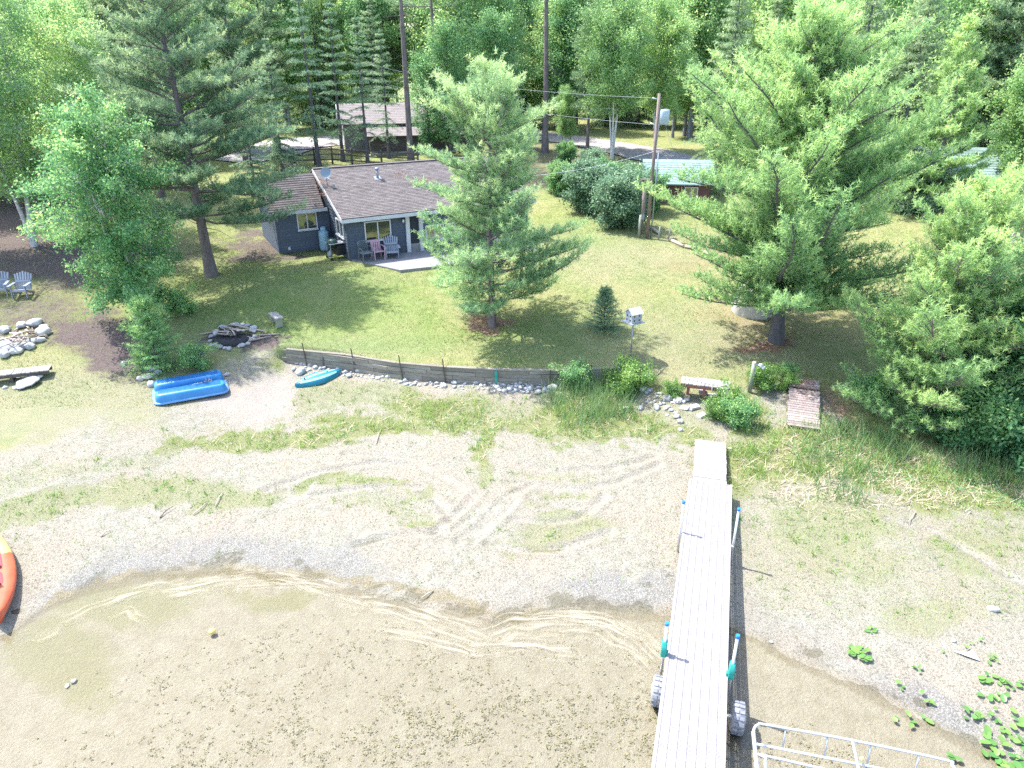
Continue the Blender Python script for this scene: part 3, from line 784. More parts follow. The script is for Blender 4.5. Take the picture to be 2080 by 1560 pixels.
def waterw():
    g_ = np.random.default_rng(12); n = 30000
    X = g_.uniform(-9, 9, n); Y = g_.uniform(6.5, 13, n); mm = masks(X, Y)
    p_ = .72 * np.maximum.reduce([.9 * ell(mm['px'], mm['py'], 1000, 1500, 420, 90, .6), .38 * ell(mm['px'], mm['py'], 700, 1400, 380, 100, .6), .5 * ell(mm['px'], mm['py'], 1250, 1430, 120, 130, .6), .6 * ell(mm['px'], mm['py'], 650, 1530, 500, 60, .6), .5 * ell(mm['px'], mm['py'], 1600, 1540, 150, 60)])
    ok = (g_.random(n) < p_ * (.15 + .85 * sstep(.40, .62, mm['n2'] * .7 + mm['n3'] * .3))) & (mm['s'] < -.5)
    X, Y = np.repeat(X[ok], 5) , np.repeat(Y[ok], 5)
    X = X + g_.normal(0, .022, len(X)); Y = Y + g_.normal(0, .022, len(Y)); m_ = len(X); Z = terrain(X, Y) + g_.uniform(0.0, .03, m_)
    a = g_.uniform(0, 6.283, m_); r = g_.uniform(.010, .024, m_)
    B = np.stack([X, Y, Z], 1); D1 = np.stack([np.cos(a) * r, np.sin(a) * r, g_.uniform(0, .02, m_)], 1); D2 = np.stack([-np.sin(a) * r, np.cos(a) * r, g_.uniform(0, .02, m_)], 1)
    V = np.stack([B - D1, B + D2, B + D1], 1).reshape(-1, 3)
    tag(link("water_weed", np_mesh("water_weed", V, np.arange(m_ * 3).reshape(-1, 3), M['waterweed'], dict(var=np.repeat(g_.uniform(.2, .8, m_), 3)))), kind='stuff')
waterw()
def leafy(name, n, dens, mat, seed, hmax, K=14, size=.035, spread=.07):
    g_ = np.random.default_rng(seed)
    X = g_.uniform(-16, 16, n); Y = g_.uniform(12, 25, n); mm = masks(X, Y)
    ok = (mm['px'] > -60) & (mm['px'] < 2140) & (g_.random(n) < dens(mm))
    X, Y = np.repeat(X[ok], K), np.repeat(Y[ok], K); m_ = len(X)
    h = np.repeat(g_.uniform(.04, hmax, len(X) // K), K)
    X = X + g_.normal(0, 1, m_) * (spread * .5 + h * .25); Y = Y + g_.normal(0, 1, m_) * (spread * .5 + h * .25)
    P = np.stack([X, Y, terrain(X, Y) + .01 + h * g_.random(m_)], 1)
    nr = g_.normal(size=(m_, 3)) + [0, 0, .9]; nr /= np.linalg.norm(nr, axis=1, keepdims=True)
    a = np.cross(nr, g_.normal(size=(m_, 3))); a /= np.linalg.norm(a, axis=1, keepdims=True); b = np.cross(nr, a); z = size * g_.uniform(.6, 1.3, (m_, 1))
    V = np.stack([P - a * z, P + b * z * .5, P + a * z, P - b * z * .5], 1).reshape(-1, 3)
    tag(link(name, np_mesh(name, V, np.arange(m_ * 4).reshape(-1, 4), mat, dict(var=np.repeat(np.clip(g_.normal(.5, .2, m_), 0, 1), 4)))), kind='stuff')
leafy("creeping_weeds", 26000, lambda q_: (sstep(.34, .62, q_['green']) * .34 + .012) * (1 - q_['lawn']) * (q_['s'] > .7) * sstep(.45, .6, q_['n3'] * .5 + q_['n2'] * .5), M['leaf_lime'], 41, .05, 7, .022, .05)
leafy("bushy_weeds", 9000, lambda q_: np.clip(.55 * band(q_['px'], q_['py'], [(1620, 880), (1760, 925), (1900, 965), (2080, 1000), (2300, 1020)], 45) + .3 * ell(q_['px'], q_['py'], 1540, 870, 80, 50) + .10 * (q_['green'] > .6) + .25 * ell(q_['px'], q_['py'], 985, 905, 25, 50), 0, 1) * (1 - .6 * q_['lawn']), M['leaf_bush'], 42, .32, 14, .030, .09)

# ------------------------------------------------------------------ trees
def unit(a):
    return a / np.maximum(np.linalg.norm(a, axis=-1, keepdims=True), 1e-9)

class Tree:
    """skeleton of one tree: tubes of wood and foliage points, local coordinates, base at the origin"""
    def __init__(s, seed):
        s.q = random.Random(seed); s.g = np.random.default_rng(seed)
        s.wood = MB(); s.P = []; s.D = []; s.S = []; s.Vv = []
    def tuft(s, p, d, size=1.0, var=.5):
        s.P.append(tuple(p)); s.D.append(tuple(d)); s.S.append(size); s.Vv.append(var)
    def limb(s, p0, d0, L, r0, n=6, up=0.0, wob=.12, r1=None, tubes=5):
        pts = [Vector(p0)]; d = Vector(d0).normalized(); st = L / n
        for i in range(n):
            d = (d + Vector((s.q.gauss(0, wob), s.q.gauss(0, wob), up + s.q.gauss(0, wob * .6)))).normalized()
            pts.append(pts[-1] + d * st)
        r1 = r0 * .25 if r1 is None else r1
        s.wood.tube(pts, [r0 + (r1 - r0) * i / n for i in range(n + 1)], tubes, cap=False)
        return pts
    def needles(s, mat, K, ln, wd, spread, name="crown"):
        P = np.array(s.P); D = unit(np.array(s.D)); S = np.array(s.S); Vv = np.array(s.Vv)
        n = len(P); P = np.repeat(P, K, 0); D = np.repeat(D, K, 0); S = np.repeat(S, K)[:, None]
        R = unit(s.g.normal(size=(n * K, 3)))
        d = unit(D * (1 - spread) + R * spread)
        B = P + D * (s.g.uniform(-.5, .9, (n * K, 1)) * ln * S) + R * .015
        side = unit(np.cross(d, s.g.normal(size=(n * K, 3)))) * wd * s.g.uniform(.7, 1.3, (n * K, 1)) * np.sqrt(S)
        T = B + d * ln * S * s.g.uniform(.7, 1.15, (n * K, 1))
        V = np.stack([B - side, B + side, T], 1).reshape(-1, 3)
        var = np.clip(np.repeat(Vv, K) + s.g.normal(0, .12, n * K), 0, 1)
        return np_mesh(name, V, np.arange(n * K * 3).reshape(-1, 3), mat, dict(var=np.repeat(var, 3)))
    def leaves(s, mat, K, size, spread, flat=.35, name="crown"):
        P = np.array(s.P); S = np.array(s.S); Vv = np.array(s.Vv); n = len(P)
        P = np.repeat(P, K, 0) + s.g.normal(0, 1, (n * K, 3)) * spread * np.repeat(S, K)[:, None]
        nrm = unit(s.g.normal(size=(n * K, 3)) + np.array([0, 0, flat]))
        a = unit(np.cross(nrm, s.g.normal(size=(n * K, 3)))); b = np.cross(nrm, a)
        z = (size * s.g.uniform(.6, 1.25, (n * K, 1)))
        V = np.stack([P - a * z, P + b * z * .55, P + a * z, P - b * z * .55], 1).reshape(-1, 3)
        var = np.clip(np.repeat(Vv, K) + s.g.normal(0, .15, n * K), 0, 1)
        return np_mesh(name, V, np.arange(n * K * 4).reshape(-1, 4), mat, dict(var=np.repeat(var, 4)))

def trunk_path(t, H, lean=(0, 0), bend=.03, n=12, r0=.2, r1=.02, sides=8, flare=1.35):
    pts = []
    ph = t.q.uniform(0, 6.28)
    for i in range(n + 1):
        k = i / n
        pts.append(Vector((lean[0] * k + bend * H * math.sin(k * 4 + ph) * k * .4, lean[1] * k + bend * H * math.cos(k * 3.3 + ph) * k * .4, H * k - (.25 if i == 0 else 0))))
    rr = [(r0 + (r1 - r0) * (i / n) ** .9) * (flare if i == 0 else 1) for i in range(n + 1)]
    t.wood.tube(pts, rr, sides, cap=False)
    def f(z):
        k = min(max(z / H, 0), 1) * n; i = min(int(k), n - 1)
        p = pts[i].lerp(pts[i + 1], k - i); p.z = max(p.z, 0); return p
    return f, lambda z: r0 + (r1 - r0) * (z / H)

def pine(seed, H, R, z0=.15, step=.5, nb=5, prof=None, elev=.35, upc=.10, r0=.2, lean=(0, 0), twig=.55, dens=1.0, inner=.35, bark='bark_pine', mat='needle_red', K=14, ln=.15, wd=.011, spread=.62, wob=.12, bend=.03, leader=True, pz=1.0, top_r=.02, dead=0, tipup=.5, gap=.12, irr=.72):
    t = Tree(seed); q = t.q
    f, fr = trunk_path(t, H, lean, bend, 12, r0, top_r)
    prof = prof or (lambda k: (1 - k) ** .75 * .95 + .05)
    z = H * z0
    while z < H * .985:
        k = (z - H * z0) / (H * (1 - z0))
        n = max(3, int(nb + q.uniform(-1, 1)))
        a0 = q.uniform(0, 6.28)
        for i in range(n):
            if q.random() < gap: continue
            a = a0 + 6.283 * i / n + q.uniform(-.35, .35)
            L = R * prof(k) * q.uniform(irr, 1.18)
            if L < .15: continue
            el = elev + k * .55 + q.uniform(-.12, .12)
            d = Vector((math.cos(a) * math.cos(el), math.sin(a) * math.cos(el), math.sin(el)))
            p0 = f(min(H, z + q.uniform(-.15, .15) * step * 2))
            pts = t.limb(p0, d, L, max(.012, min(fr(z) * .45, .010 + L * .009)), 6, upc, wob)
            br = q.uniform(-.14, .14)
            for j in range(1, 7):
                fr_ = j / 6
                if fr_ < inner: continue
                p = pts[j]; ax = (pts[j] - pts[j - 1]).normalized()
                sd = ax.cross(Vector((0, 0, 1))).normalized()
                nt_ = max(1, int(L / 6 / .22 * dens + .5))
                for u in range(nt_):
                    pp = pts[j - 1].lerp(p, (u + q.random()) / nt_)
                    for sgn in (-1, 1):
                        tl = twig * L * (1.15 - fr_) * .55 + .16
                        td = (ax * .75 + sd * sgn * q.uniform(.5, 1.0) + Vector((0, 0, q.uniform(.0, tipup)))).normalized()
                        m_ = max(1, int(tl / .15))
                        for w in range(1, m_ + 1):
                            tp = pp + td * (tl * w / m_) + Vector((q.gauss(0, .06), q.gauss(0, .06), abs(q.gauss(0, .09)) - .02))
                            tip = w == m_
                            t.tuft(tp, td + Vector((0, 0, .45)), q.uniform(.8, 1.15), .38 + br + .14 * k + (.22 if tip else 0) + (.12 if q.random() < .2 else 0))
                        if tl > .45: t.wood.tube([pp, pp + td * tl * .9], [.010, .004], 3, cap=False)
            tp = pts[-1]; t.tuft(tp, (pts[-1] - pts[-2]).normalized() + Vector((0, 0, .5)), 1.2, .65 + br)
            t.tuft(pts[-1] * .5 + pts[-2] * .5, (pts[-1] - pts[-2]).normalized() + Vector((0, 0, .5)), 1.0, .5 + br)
        z += step * q.uniform(.8, 1.2) * (1 - .35 * k) * pz
    for i in range(dead):
        z = H * z0 * q.uniform(.35, 1.0); a = q.uniform(0, 6.28)
        t.limb(f(z), Vector((math.cos(a), math.sin(a), q.uniform(-.3, .2))), q.uniform(.5, 1.6), .022, 4, -.05, .25, tubes=3)
    if leader:
        for i in range(5):
            t.tuft(f(H) + Vector((q.gauss(0, .04), q.gauss(0, .04), -.12 * i)), Vector((0, 0, 1)), 1.1, .7)
    return t.wood.mesh("trunk", M[bark]), t.needles(M[mat], K, ln, wd, spread), len(t.P)

def spruce(seed, H, R, z0=.08, step=.42, nb=7, r0=.16, droop=-.10, bark='bark_dark', mat='needle_spruce', K=10, ln=.085, wd=.012, lean=(0, 0), dens=1.0, gap=.15, hang=.5, elev=-.05, prof=None, dead=0, sp=.16):
    t = Tree(seed); q = t.q
    f, fr = trunk_path(t, H, lean, .012, 10, r0, .012)
    prof = prof or (lambda k: (1 - k) ** .85)
    z = H * z0
    while z < H * .98:
        k = (z - H * z0) / (H * (1 - z0)); n = max(4, nb)
        a0 = q.uniform(0, 6.28)
        for i in range(n):
            if q.random() < gap: continue
            a = a0 + 6.283 * i / n + q.uniform(-.3, .3)
            L = R * prof(k) * q.uniform(.7, 1.12) + .08
            el = elev + .6 * k + q.uniform(-.1, .1)
            d = Vector((math.cos(a) * math.cos(el), math.sin(a) * math.cos(el), math.sin(el)))
            pts = t.limb(f(z), d, L, .010 + L * .009, 5, droop * (1 - k) , .06, tubes=3)
            br = q.uniform(-.12, .12)
            for j in range(1, 6):
                p = pts[j]; ax = (pts[j] - pts[j - 1]).normalized(); sd = ax.cross(Vector((0, 0, 1))).normalized()
                nt_ = max(1, int(L / 5 / sp * dens + .5))
                for u in range(nt_):
                    pp = pts[j - 1].lerp(p, (u + q.random()) / nt_)
                    for sgn in (-1, 1):
                        tl = (.10 + .26 * L * (1.1 - j / 6)) * q.uniform(.6, 1.1)
                        td = (ax * .8 + sd * sgn * .8 + Vector((0, 0, -hang * q.random()))).normalized()
                        m_ = max(1, int(tl / .12))
                        for w in range(1, m_ + 1):
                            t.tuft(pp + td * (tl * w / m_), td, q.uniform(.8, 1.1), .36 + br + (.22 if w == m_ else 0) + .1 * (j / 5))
                t.tuft(p, ax, 1.0, .5 + br)
        z += step * q.uniform(.8, 1.2) * (1 - .3 * k)
    for i in range(4): t.tuft(f(H) + Vector((0, 0, -.1 * i)), Vector((0, 0, 1)), 1.1, .65)
    for i in range(dead):
        zz = H * z0 * q.uniform(.3, 1); a = q.uniform(0, 6.28)
        t.limb(f(zz), Vector((math.cos(a), math.sin(a), -.1)), q.uniform(.5, 1.4), .016, 4, -.05, .2, tubes=3)
    return t.wood.mesh("trunk", M[bark]), t.needles(M[mat], K, ln, wd, .55), len(t.P)

def broad(seed, H, R, z0=.25, stems=1, r0=.12, bark='bark_birch', mat='leaf_birch', nl=26, K=9, size=.055, spread=.16, lean=(0, 0), fan=.25, dens=1.0, droop=0.0, shape=None, sub=7, flat=.35, forks=None, drip=0):
    t = Tree(seed); q = t.q
    shape = shape or (lambda k: math.sin(math.pi * min(1, max(0, .12 + .80 * k))) ** .6)
    for st in range(stems):
        a = q.uniform(0, 6.28) if stems == 1 else 6.283 * st / stems + q.uniform(-.4, .4)
        ln_ = (lean[0] + (math.cos(a) * fan * H if stems > 1 else 0), lean[1] + (math.sin(a) * fan * H if stems > 1 else 0))
        h = H * (1 if st == 0 else q.uniform(.75, .97))
        f, fr = trunk_path(t, h, ln_, .05, 12, r0 * (1 if st == 0 else .8), .012, 7)
        for i in range(int(nl / stems * (1.25 if stems > 1 else 1))):
            k = (i + q.random()) / (nl / stems * (1.25 if stems > 1 else 1)); z = h * (z0 + (1 - z0) * k)
            aa = i * 2.4 + q.uniform(-.5, .5)
            L = R * shape(k) * q.uniform(.6, 1.15)
            el = .35 + .5 * k + q.uniform(-.2, .2)
            d = Vector((math.cos(aa) * math.cos(el), math.sin(aa) * math.cos(el), math.sin(el)))
            pts = t.limb(f(z), d, L, max(.01, fr(z) * .45), 6, -.05 + droop, .13, tubes=4)
            br = q.uniform(-.14, .14)
            for j in range(2, 7):
                for u in range(max(1, int(sub * dens * (.5 + L / R)))):
                    p = pts[j - 1].lerp(pts[j], q.random())
                    l2 = L * .38 * q.uniform(.3, 1.0) * (1.25 - j / 7)
                    dd = (Vector((q.gauss(0, 1), q.gauss(0, 1), q.gauss(.1, .6)))).normalized()
                    e = p + dd * l2
                    e2 = p + dd * l2 * .55
                    hgt = e.z / H
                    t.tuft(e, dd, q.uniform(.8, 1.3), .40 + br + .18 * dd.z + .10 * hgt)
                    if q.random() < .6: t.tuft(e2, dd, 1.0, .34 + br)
                    for w in range(drip):
                        t.tuft(e + Vector((q.gauss(0, .06), q.gauss(0, .06), -.22 * (w + 1))), dd, .7, .42 + br)
                    if q.random() < .35: t.wood.tube([p, e], [.009, .004], 3, cap=False)
            t.tuft(pts[-1], d, 1.0, .55 + br)
    return t.wood.mesh("trunk", M[bark]), t.leaves(M[mat], K, size, spread, flat), len(t.P)

def plant(name, label, cat, base, meshes, group=None, rz=0.0, scale=1.0, tilt=(0, 0)):
    if isinstance(scale, (int, float)): scale = (scale,) * 3
    o = thing(name, label, cat, base, 0, group, rot=(tilt[0], tilt[1], rz))
    o.scale = scale
    link("trunk", meshes[0], o); link("crown", meshes[1], o)
    return o

NT = {}
def note(n, m): NT[n] = len(m[1].polygons) + len(m[0].polygons) * 2; return m

# hero trees, each grown for its own place -------------------------------
b0 = G(1000, 662); H0 = height_to(b0, 152)
k0 = pxm(b0)
plant("pine_tree", "open red pine alone on the lawn before the cabin, bare lower trunk visible", "tree", b0,
      note('center', pine(101, H0, 205 / k0 * .98, z0=.12, step=.48, nb=6, r0=.16, prof=lambda k: (1 - k) ** .42 * (.92 + .12 * math.sin(k * 11)) * (0.85 + .15 * min(1, k * 6)) + .03, elev=-.08, upc=.07, irr=.5,
           dens=1.6, inner=.30, K=18, ln=.150, wd=.0115, spread=.60, twig=.55, wob=.15, gap=.16, dead=14, tipup=.6)), rz=.4)

b1 = G(1577, 692); H1 = height_to(b1, 12)
plant("pine_tree", "largest bushy white pine, its dark trunk rising from the lawn left of the old boardwalk", "tree", b1,
      note('white', pine(102, H1, 7.0, z0=.12, step=.52, nb=6, r0=.27, lean=(.35, .6), prof=lambda k: (1 - k ** 1.5) ** .9 * (.78 + .22 * min(1, k * 4)) + .04, elev=.04, upc=.065,
           dens=1.65, inner=.14, mat='needle_white', K=13, ln=.150, wd=.0150, spread=.58, twig=.50, wob=.10, gap=.10, tipup=.95, bend=.05, bark='bark_dark', irr=.45)), rz=2.2)

b2 = G(1868, 872); H2 = height_to(b2, 372)
k2 = pxm(b2)
plant("pine_tree", "shorter bright green white pine at the right, boughs down to the reeds", "tree", b2,
      note('front', pine(103, H2, 225 / k2, z0=.05, step=.50, nb=6, r0=.12, prof=lambda k: (1 - k) ** .55 * (.85 + .15 * min(1, k * 5)) + .05, elev=.02, upc=.12, irr=.5,
           dens=1.9, inner=.14, mat='needle_white', K=15, ln=.135, wd=.0120, spread=.60, twig=.62, wob=.09, gap=.06, tipup=.9, bend=.02)), rz=1.0)

b3 = G(430, 560)
plant("pine_tree", "tall dark red pine at the left corner of the cabin, thick straight trunk", "tree", b3,
      note('tall', pine(104, 13.5, 5.2, z0=.20, step=.60, nb=6, r0=.27, lean=(-.35, .3), prof=lambda k: (.82 + .18 * math.sin(k * 7)) * (1 - k ** 2.5) ** .8, elev=-.02, upc=.04,
           dens=1.15, inner=.26, mat='needle_tall', K=12, ln=.165, wd=.0165, spread=.64, twig=.52, wob=.14, gap=.10, dead=12)), rz=.2)

b4 = G(282, 658)
H4 = height_to(b4, 225)
plant("birch_tree", "leaning three stemmed birch behind the blue pedal boat", "tree", b4,
      note('birch', broad(105, H4, 2.75, z0=.10, stems=3, r0=.085, nl=62, K=11, size=.062, spread=.13, lean=(-.35, .1), fan=.09, sub=7, mat='leaf_birch', droop=-.05)), rz=.3)

# tall crowns at the top left
m_birch_tall = note('birch2', broad(106, 12.5, 3.6, z0=.22, stems=2, r0=.15, nl=64, K=10, size=.068, spread=.22, fan=.10, sub=6, mat='leaf_aspen'))
for (x, y, rz, s_, lb) in [(70, 500, .3, .98, "tall pale green birch whose crown fills the top left corner"), (215, 470, 2.0, .86, "tall birch just left of the thick pine trunk, crown touching it"),
                           (-150, 520, 4.1, .95, "tall birch at the left edge behind the two wooden chairs")]:
    plant("birch_tree", lb, "tree", G(x, y), m_birch_tall, None, rz, s_)

# right edge broadleaf
b5 = G(2105, 905)
plant("broadleaf_tree", "dense broadleaf tree on the right edge beside the short white pine", "tree", b5,
      note('right', broad(107, 6.3, 2.5, z0=.08, stems=3, r0=.09, nl=66, K=13, size=.085, spread=.18, fan=.13, sub=8, mat='leaf_birch', bark='bark_grey')), rz=.7)
m_bush = note('bush', broad(108, 2.1, 1.35, z0=.04, stems=4, r0=.035, nl=44, K=11, size=.06, spread=.13, fan=.22, sub=6, mat='leaf_bush', bark='bark_grey'))
m_bushg = note('bushg', broad(109, 2.0, 1.3, z0=.04, stems=4, r0=.035, nl=40, K=10, size=.06, spread=.14, fan=.22, sub=6, mat='leaf_grey', bark='bark_grey'))
m_small = note('small', broad(110, .85, .75, z0=.03, stems=6, r0=.012, nl=26, K=6, size=.036, spread=.08, fan=.45, sub=4, mat='leaf_lime', bark='bark_grey'))
m_smalld = note('smalld', broad(111, .85, .75, z0=.03, stems=6, r0=.012, nl=28, K=7, size=.034, spread=.08, fan=.42, sub=4, mat='leaf_birch', bark='bark_grey'))

# saplings and shrubs of the yard
bs = G(1226, 668); Hs = height_to(bs, 588)
plant("spruce_sapling", "small young spruce alone on the lawn left of the birdhouse", "sapling", bs, note('sap', spruce(112, Hs, .78, z0=.03, step=.16, nb=8, r0=.03, droop=-.02, K=10, ln=.07, wd=.009, elev=.25, hang=.2, gap=.05, mat='needle_spruce', sp=.11)))
bj = G(322, 752)
m_jun = note('jun', spruce(113, height_to(bj, 615), 1.0, z0=.02, step=.17, nb=8, r0=.035, droop=-.03, K=10, ln=.09, wd=.010, elev=.3, hang=.3, gap=.1, mat='leaf_birch', sp=.12, prof=lambda k: (1 - k ** 2) ** .6 * .9 + .05))
plant("conifer_shrub", "bright green young conifer at the foot of the leaning birch, behind the blue boat", "shrub", bj, m_jun)
SHR = [("leafy_shrub", "dark leafy shrub directly behind the blue pedal boat", (400, 748), m_smalld, .9, 0), ("leafy_shrub", "small low shrub at the left rear corner of the blue boat near the stones", (300, 742), m_smalld, .7, 2),
       ("leafy_shrub", "thin shrub in the shade behind the leaning birch", (370, 640), m_smalld, 1.1, 1),
       ("leafy_shrub", "round bright shrub growing in front of the retaining wall at its right half", (1165, 785), m_smalld, .95, 3),
       ("leafy_shrub", "upright lime shrub at the foot of the birdhouse pole", (1275, 795), m_small, 1.15, 4),
       ("leafy_shrub", "low lime shrub among stones just left of the small plank platform", (1365, 805), m_small, .55, 5),
       ("leafy_shrub", "bushy shrub around the foot of the short lamp post", (1545, 790), m_small, .85, 6), ("leafy_shrub", "bright shrub left of the lamp post beside the plank platform", (1478, 822), m_small, .75, 7.5),
       ("leafy_shrub", "spreading green shrub between the dock and the lamp post", (1500, 862), m_smalld, .95, 8), ("leafy_shrub", "low shrub in front of the spreading shrub, nearest to the grey dock boards", (1462, 850), m_small, .75, 9),
       ("leafy_shrub", "small shrub against the left side of the old boardwalk", (1597, 790), m_small, .6, 10),
       ("leafy_shrub", "sprouting shrub at the upper end of the old boardwalk", (1600, 765), m_smalld, .5, 11),
       ("greyish_shrub", "grey green shrub nearest the utility pole, edge of the lawn", (1258, 462), m_bushg, 1.25, 1), ("greyish_shrub", "large dark shrub at the far corner of the lawn", (1195, 430), m_bushg, 1.2, 2.4),
       ("leafy_shrub", "dark green shrub in the middle of the far hedge beside the cabin", (1225, 405), m_bush, .95, 3), ("leafy_shrub", "shrub by the right end of the cabin roof", (1140, 395), m_bush, .8, 4.2),
       ("leafy_shrub", "low yellow green shrub beside the road behind the cabin", (1150, 330), m_bush, .6, 5), ("greyish_shrub", "brownish twiggy shrub between the cabin and the road", (1200, 360), m_bushg, .8, 6),
       ("leafy_shrub", "shrub in front of the green roofed shed", (1310, 430), m_bush, .95, 0), ("greyish_shrub", "grey shrub below the green shed roof left side", (1275, 400), m_bushg, .85, .8),
       ("leafy_shrub", "dark shrub in the shade at the bottom right edge of the short white pine", (1960, 905), m_bush, 1.05, 1.2), ("leafy_shrub", "lowest shrub at the right picture edge above the reeds", (2070, 935), m_bush, 1.15, 2.6),
       ("leafy_shrub", "dark shrub under the boughs at the left foot of the short white pine", (1770, 830), m_smalld, 1.3, 2.0),
       ("greyish_shrub", "shrub by the far right building beside the path", (1850, 430), m_bushg, 1.4, 3.7)]
for nm, lb, (x, y), ms, s_, rz in SHR:
    plant(nm, lb, "shrub", G(x, y), ms, "shrubs around the yard and shore", rz, s_)

# mid ground trees with their own place -----------------------------------
m_pole_pine = note('polepine', pine(120, 19, 3.6, z0=.62, step=.8, nb=5, r0=.24, prof=lambda k: (1 - k ** 2) ** .7, elev=.05, upc=.05, dens=.6, inner=.35, mat='needle_tall', K=10, ln=.24, wd=.02, spread=.62, dead=22, bend=.015, top_r=.05))
m_mid_pine = note('midpine', pine(121, 14, 3.1, z0=.33, step=.75, nb=5, r0=.19, prof=lambda k: (1 - k ** 1.8) ** .8, elev=.02, upc=.05, dens=1.0, inner=.3, mat='needle_tall', K=11, ln=.27, wd=.028, spread=.62, dead=10, bend=.02))
m_wpine = note('wpine', pine(122, 13, 3.7, z0=.12, step=.8, nb=5, r0=.2, prof=lambda k: (1 - k ** 1.3) ** .8, elev=.08, upc=.08, dens=.9, inner=.2, mat='needle_white', K=11, ln=.27, wd=.030, spread=.6, dead=2))
m_spr_dark = note('sprd', spruce(123, 12, 2.3, z0=.14, step=.6, nb=7, r0=.17, K=8, ln=.15, wd=.02, dead=16, sp=.26, gap=.22))
m_spr_thin = note('sprt', spruce(124, 11, 1.7, z0=.22, step=.65, nb=6, r0=.15, K=8, ln=.15, wd=.018, dead=26, sp=.26, gap=.3))
m_spr_pale = note('sprp', spruce(125, 14, 3.0, z0=.05, step=.60, nb=7, r0=.18, K=8, ln=.17, wd=.022, mat='needle_spruce_pale', sp=.26, droop=-.16, hang=.9))
m_aspen = note('aspen', broad(126, 13, 3.2, z0=.20, r0=.16, nl=52, K=9, size=.10, spread=.30, sub=5, mat='leaf_aspen', bark='bark_grey'))
m_aspen2 = note('aspen2', broad(127, 11, 3.0, z0=.12, r0=.14, nl=50, K=9, size=.095, spread=.28, sub=5, mat='leaf_bush', bark='bark_dark'))
m_birch_cl = note('birchcl', broad(128, 12, 3.0, z0=.32, stems=3, r0=.11, nl=54, K=8, size=.085, spread=.26, fan=.10, sub=5, mat='leaf_aspen', drip=1))
m_willow = note('weep', broad(129, 8, 2.8, z0=.2, r0=.2, nl=44, K=9, size=.075, spread=.20, sub=5, mat='leaf_aspen', drip=3))

def lean_for(x0, y0, x1, H):
    """sideways lean so that the top of a trunk of height H shows over column x1 when it leaves the frame"""
    b = G(x0, y0); return b

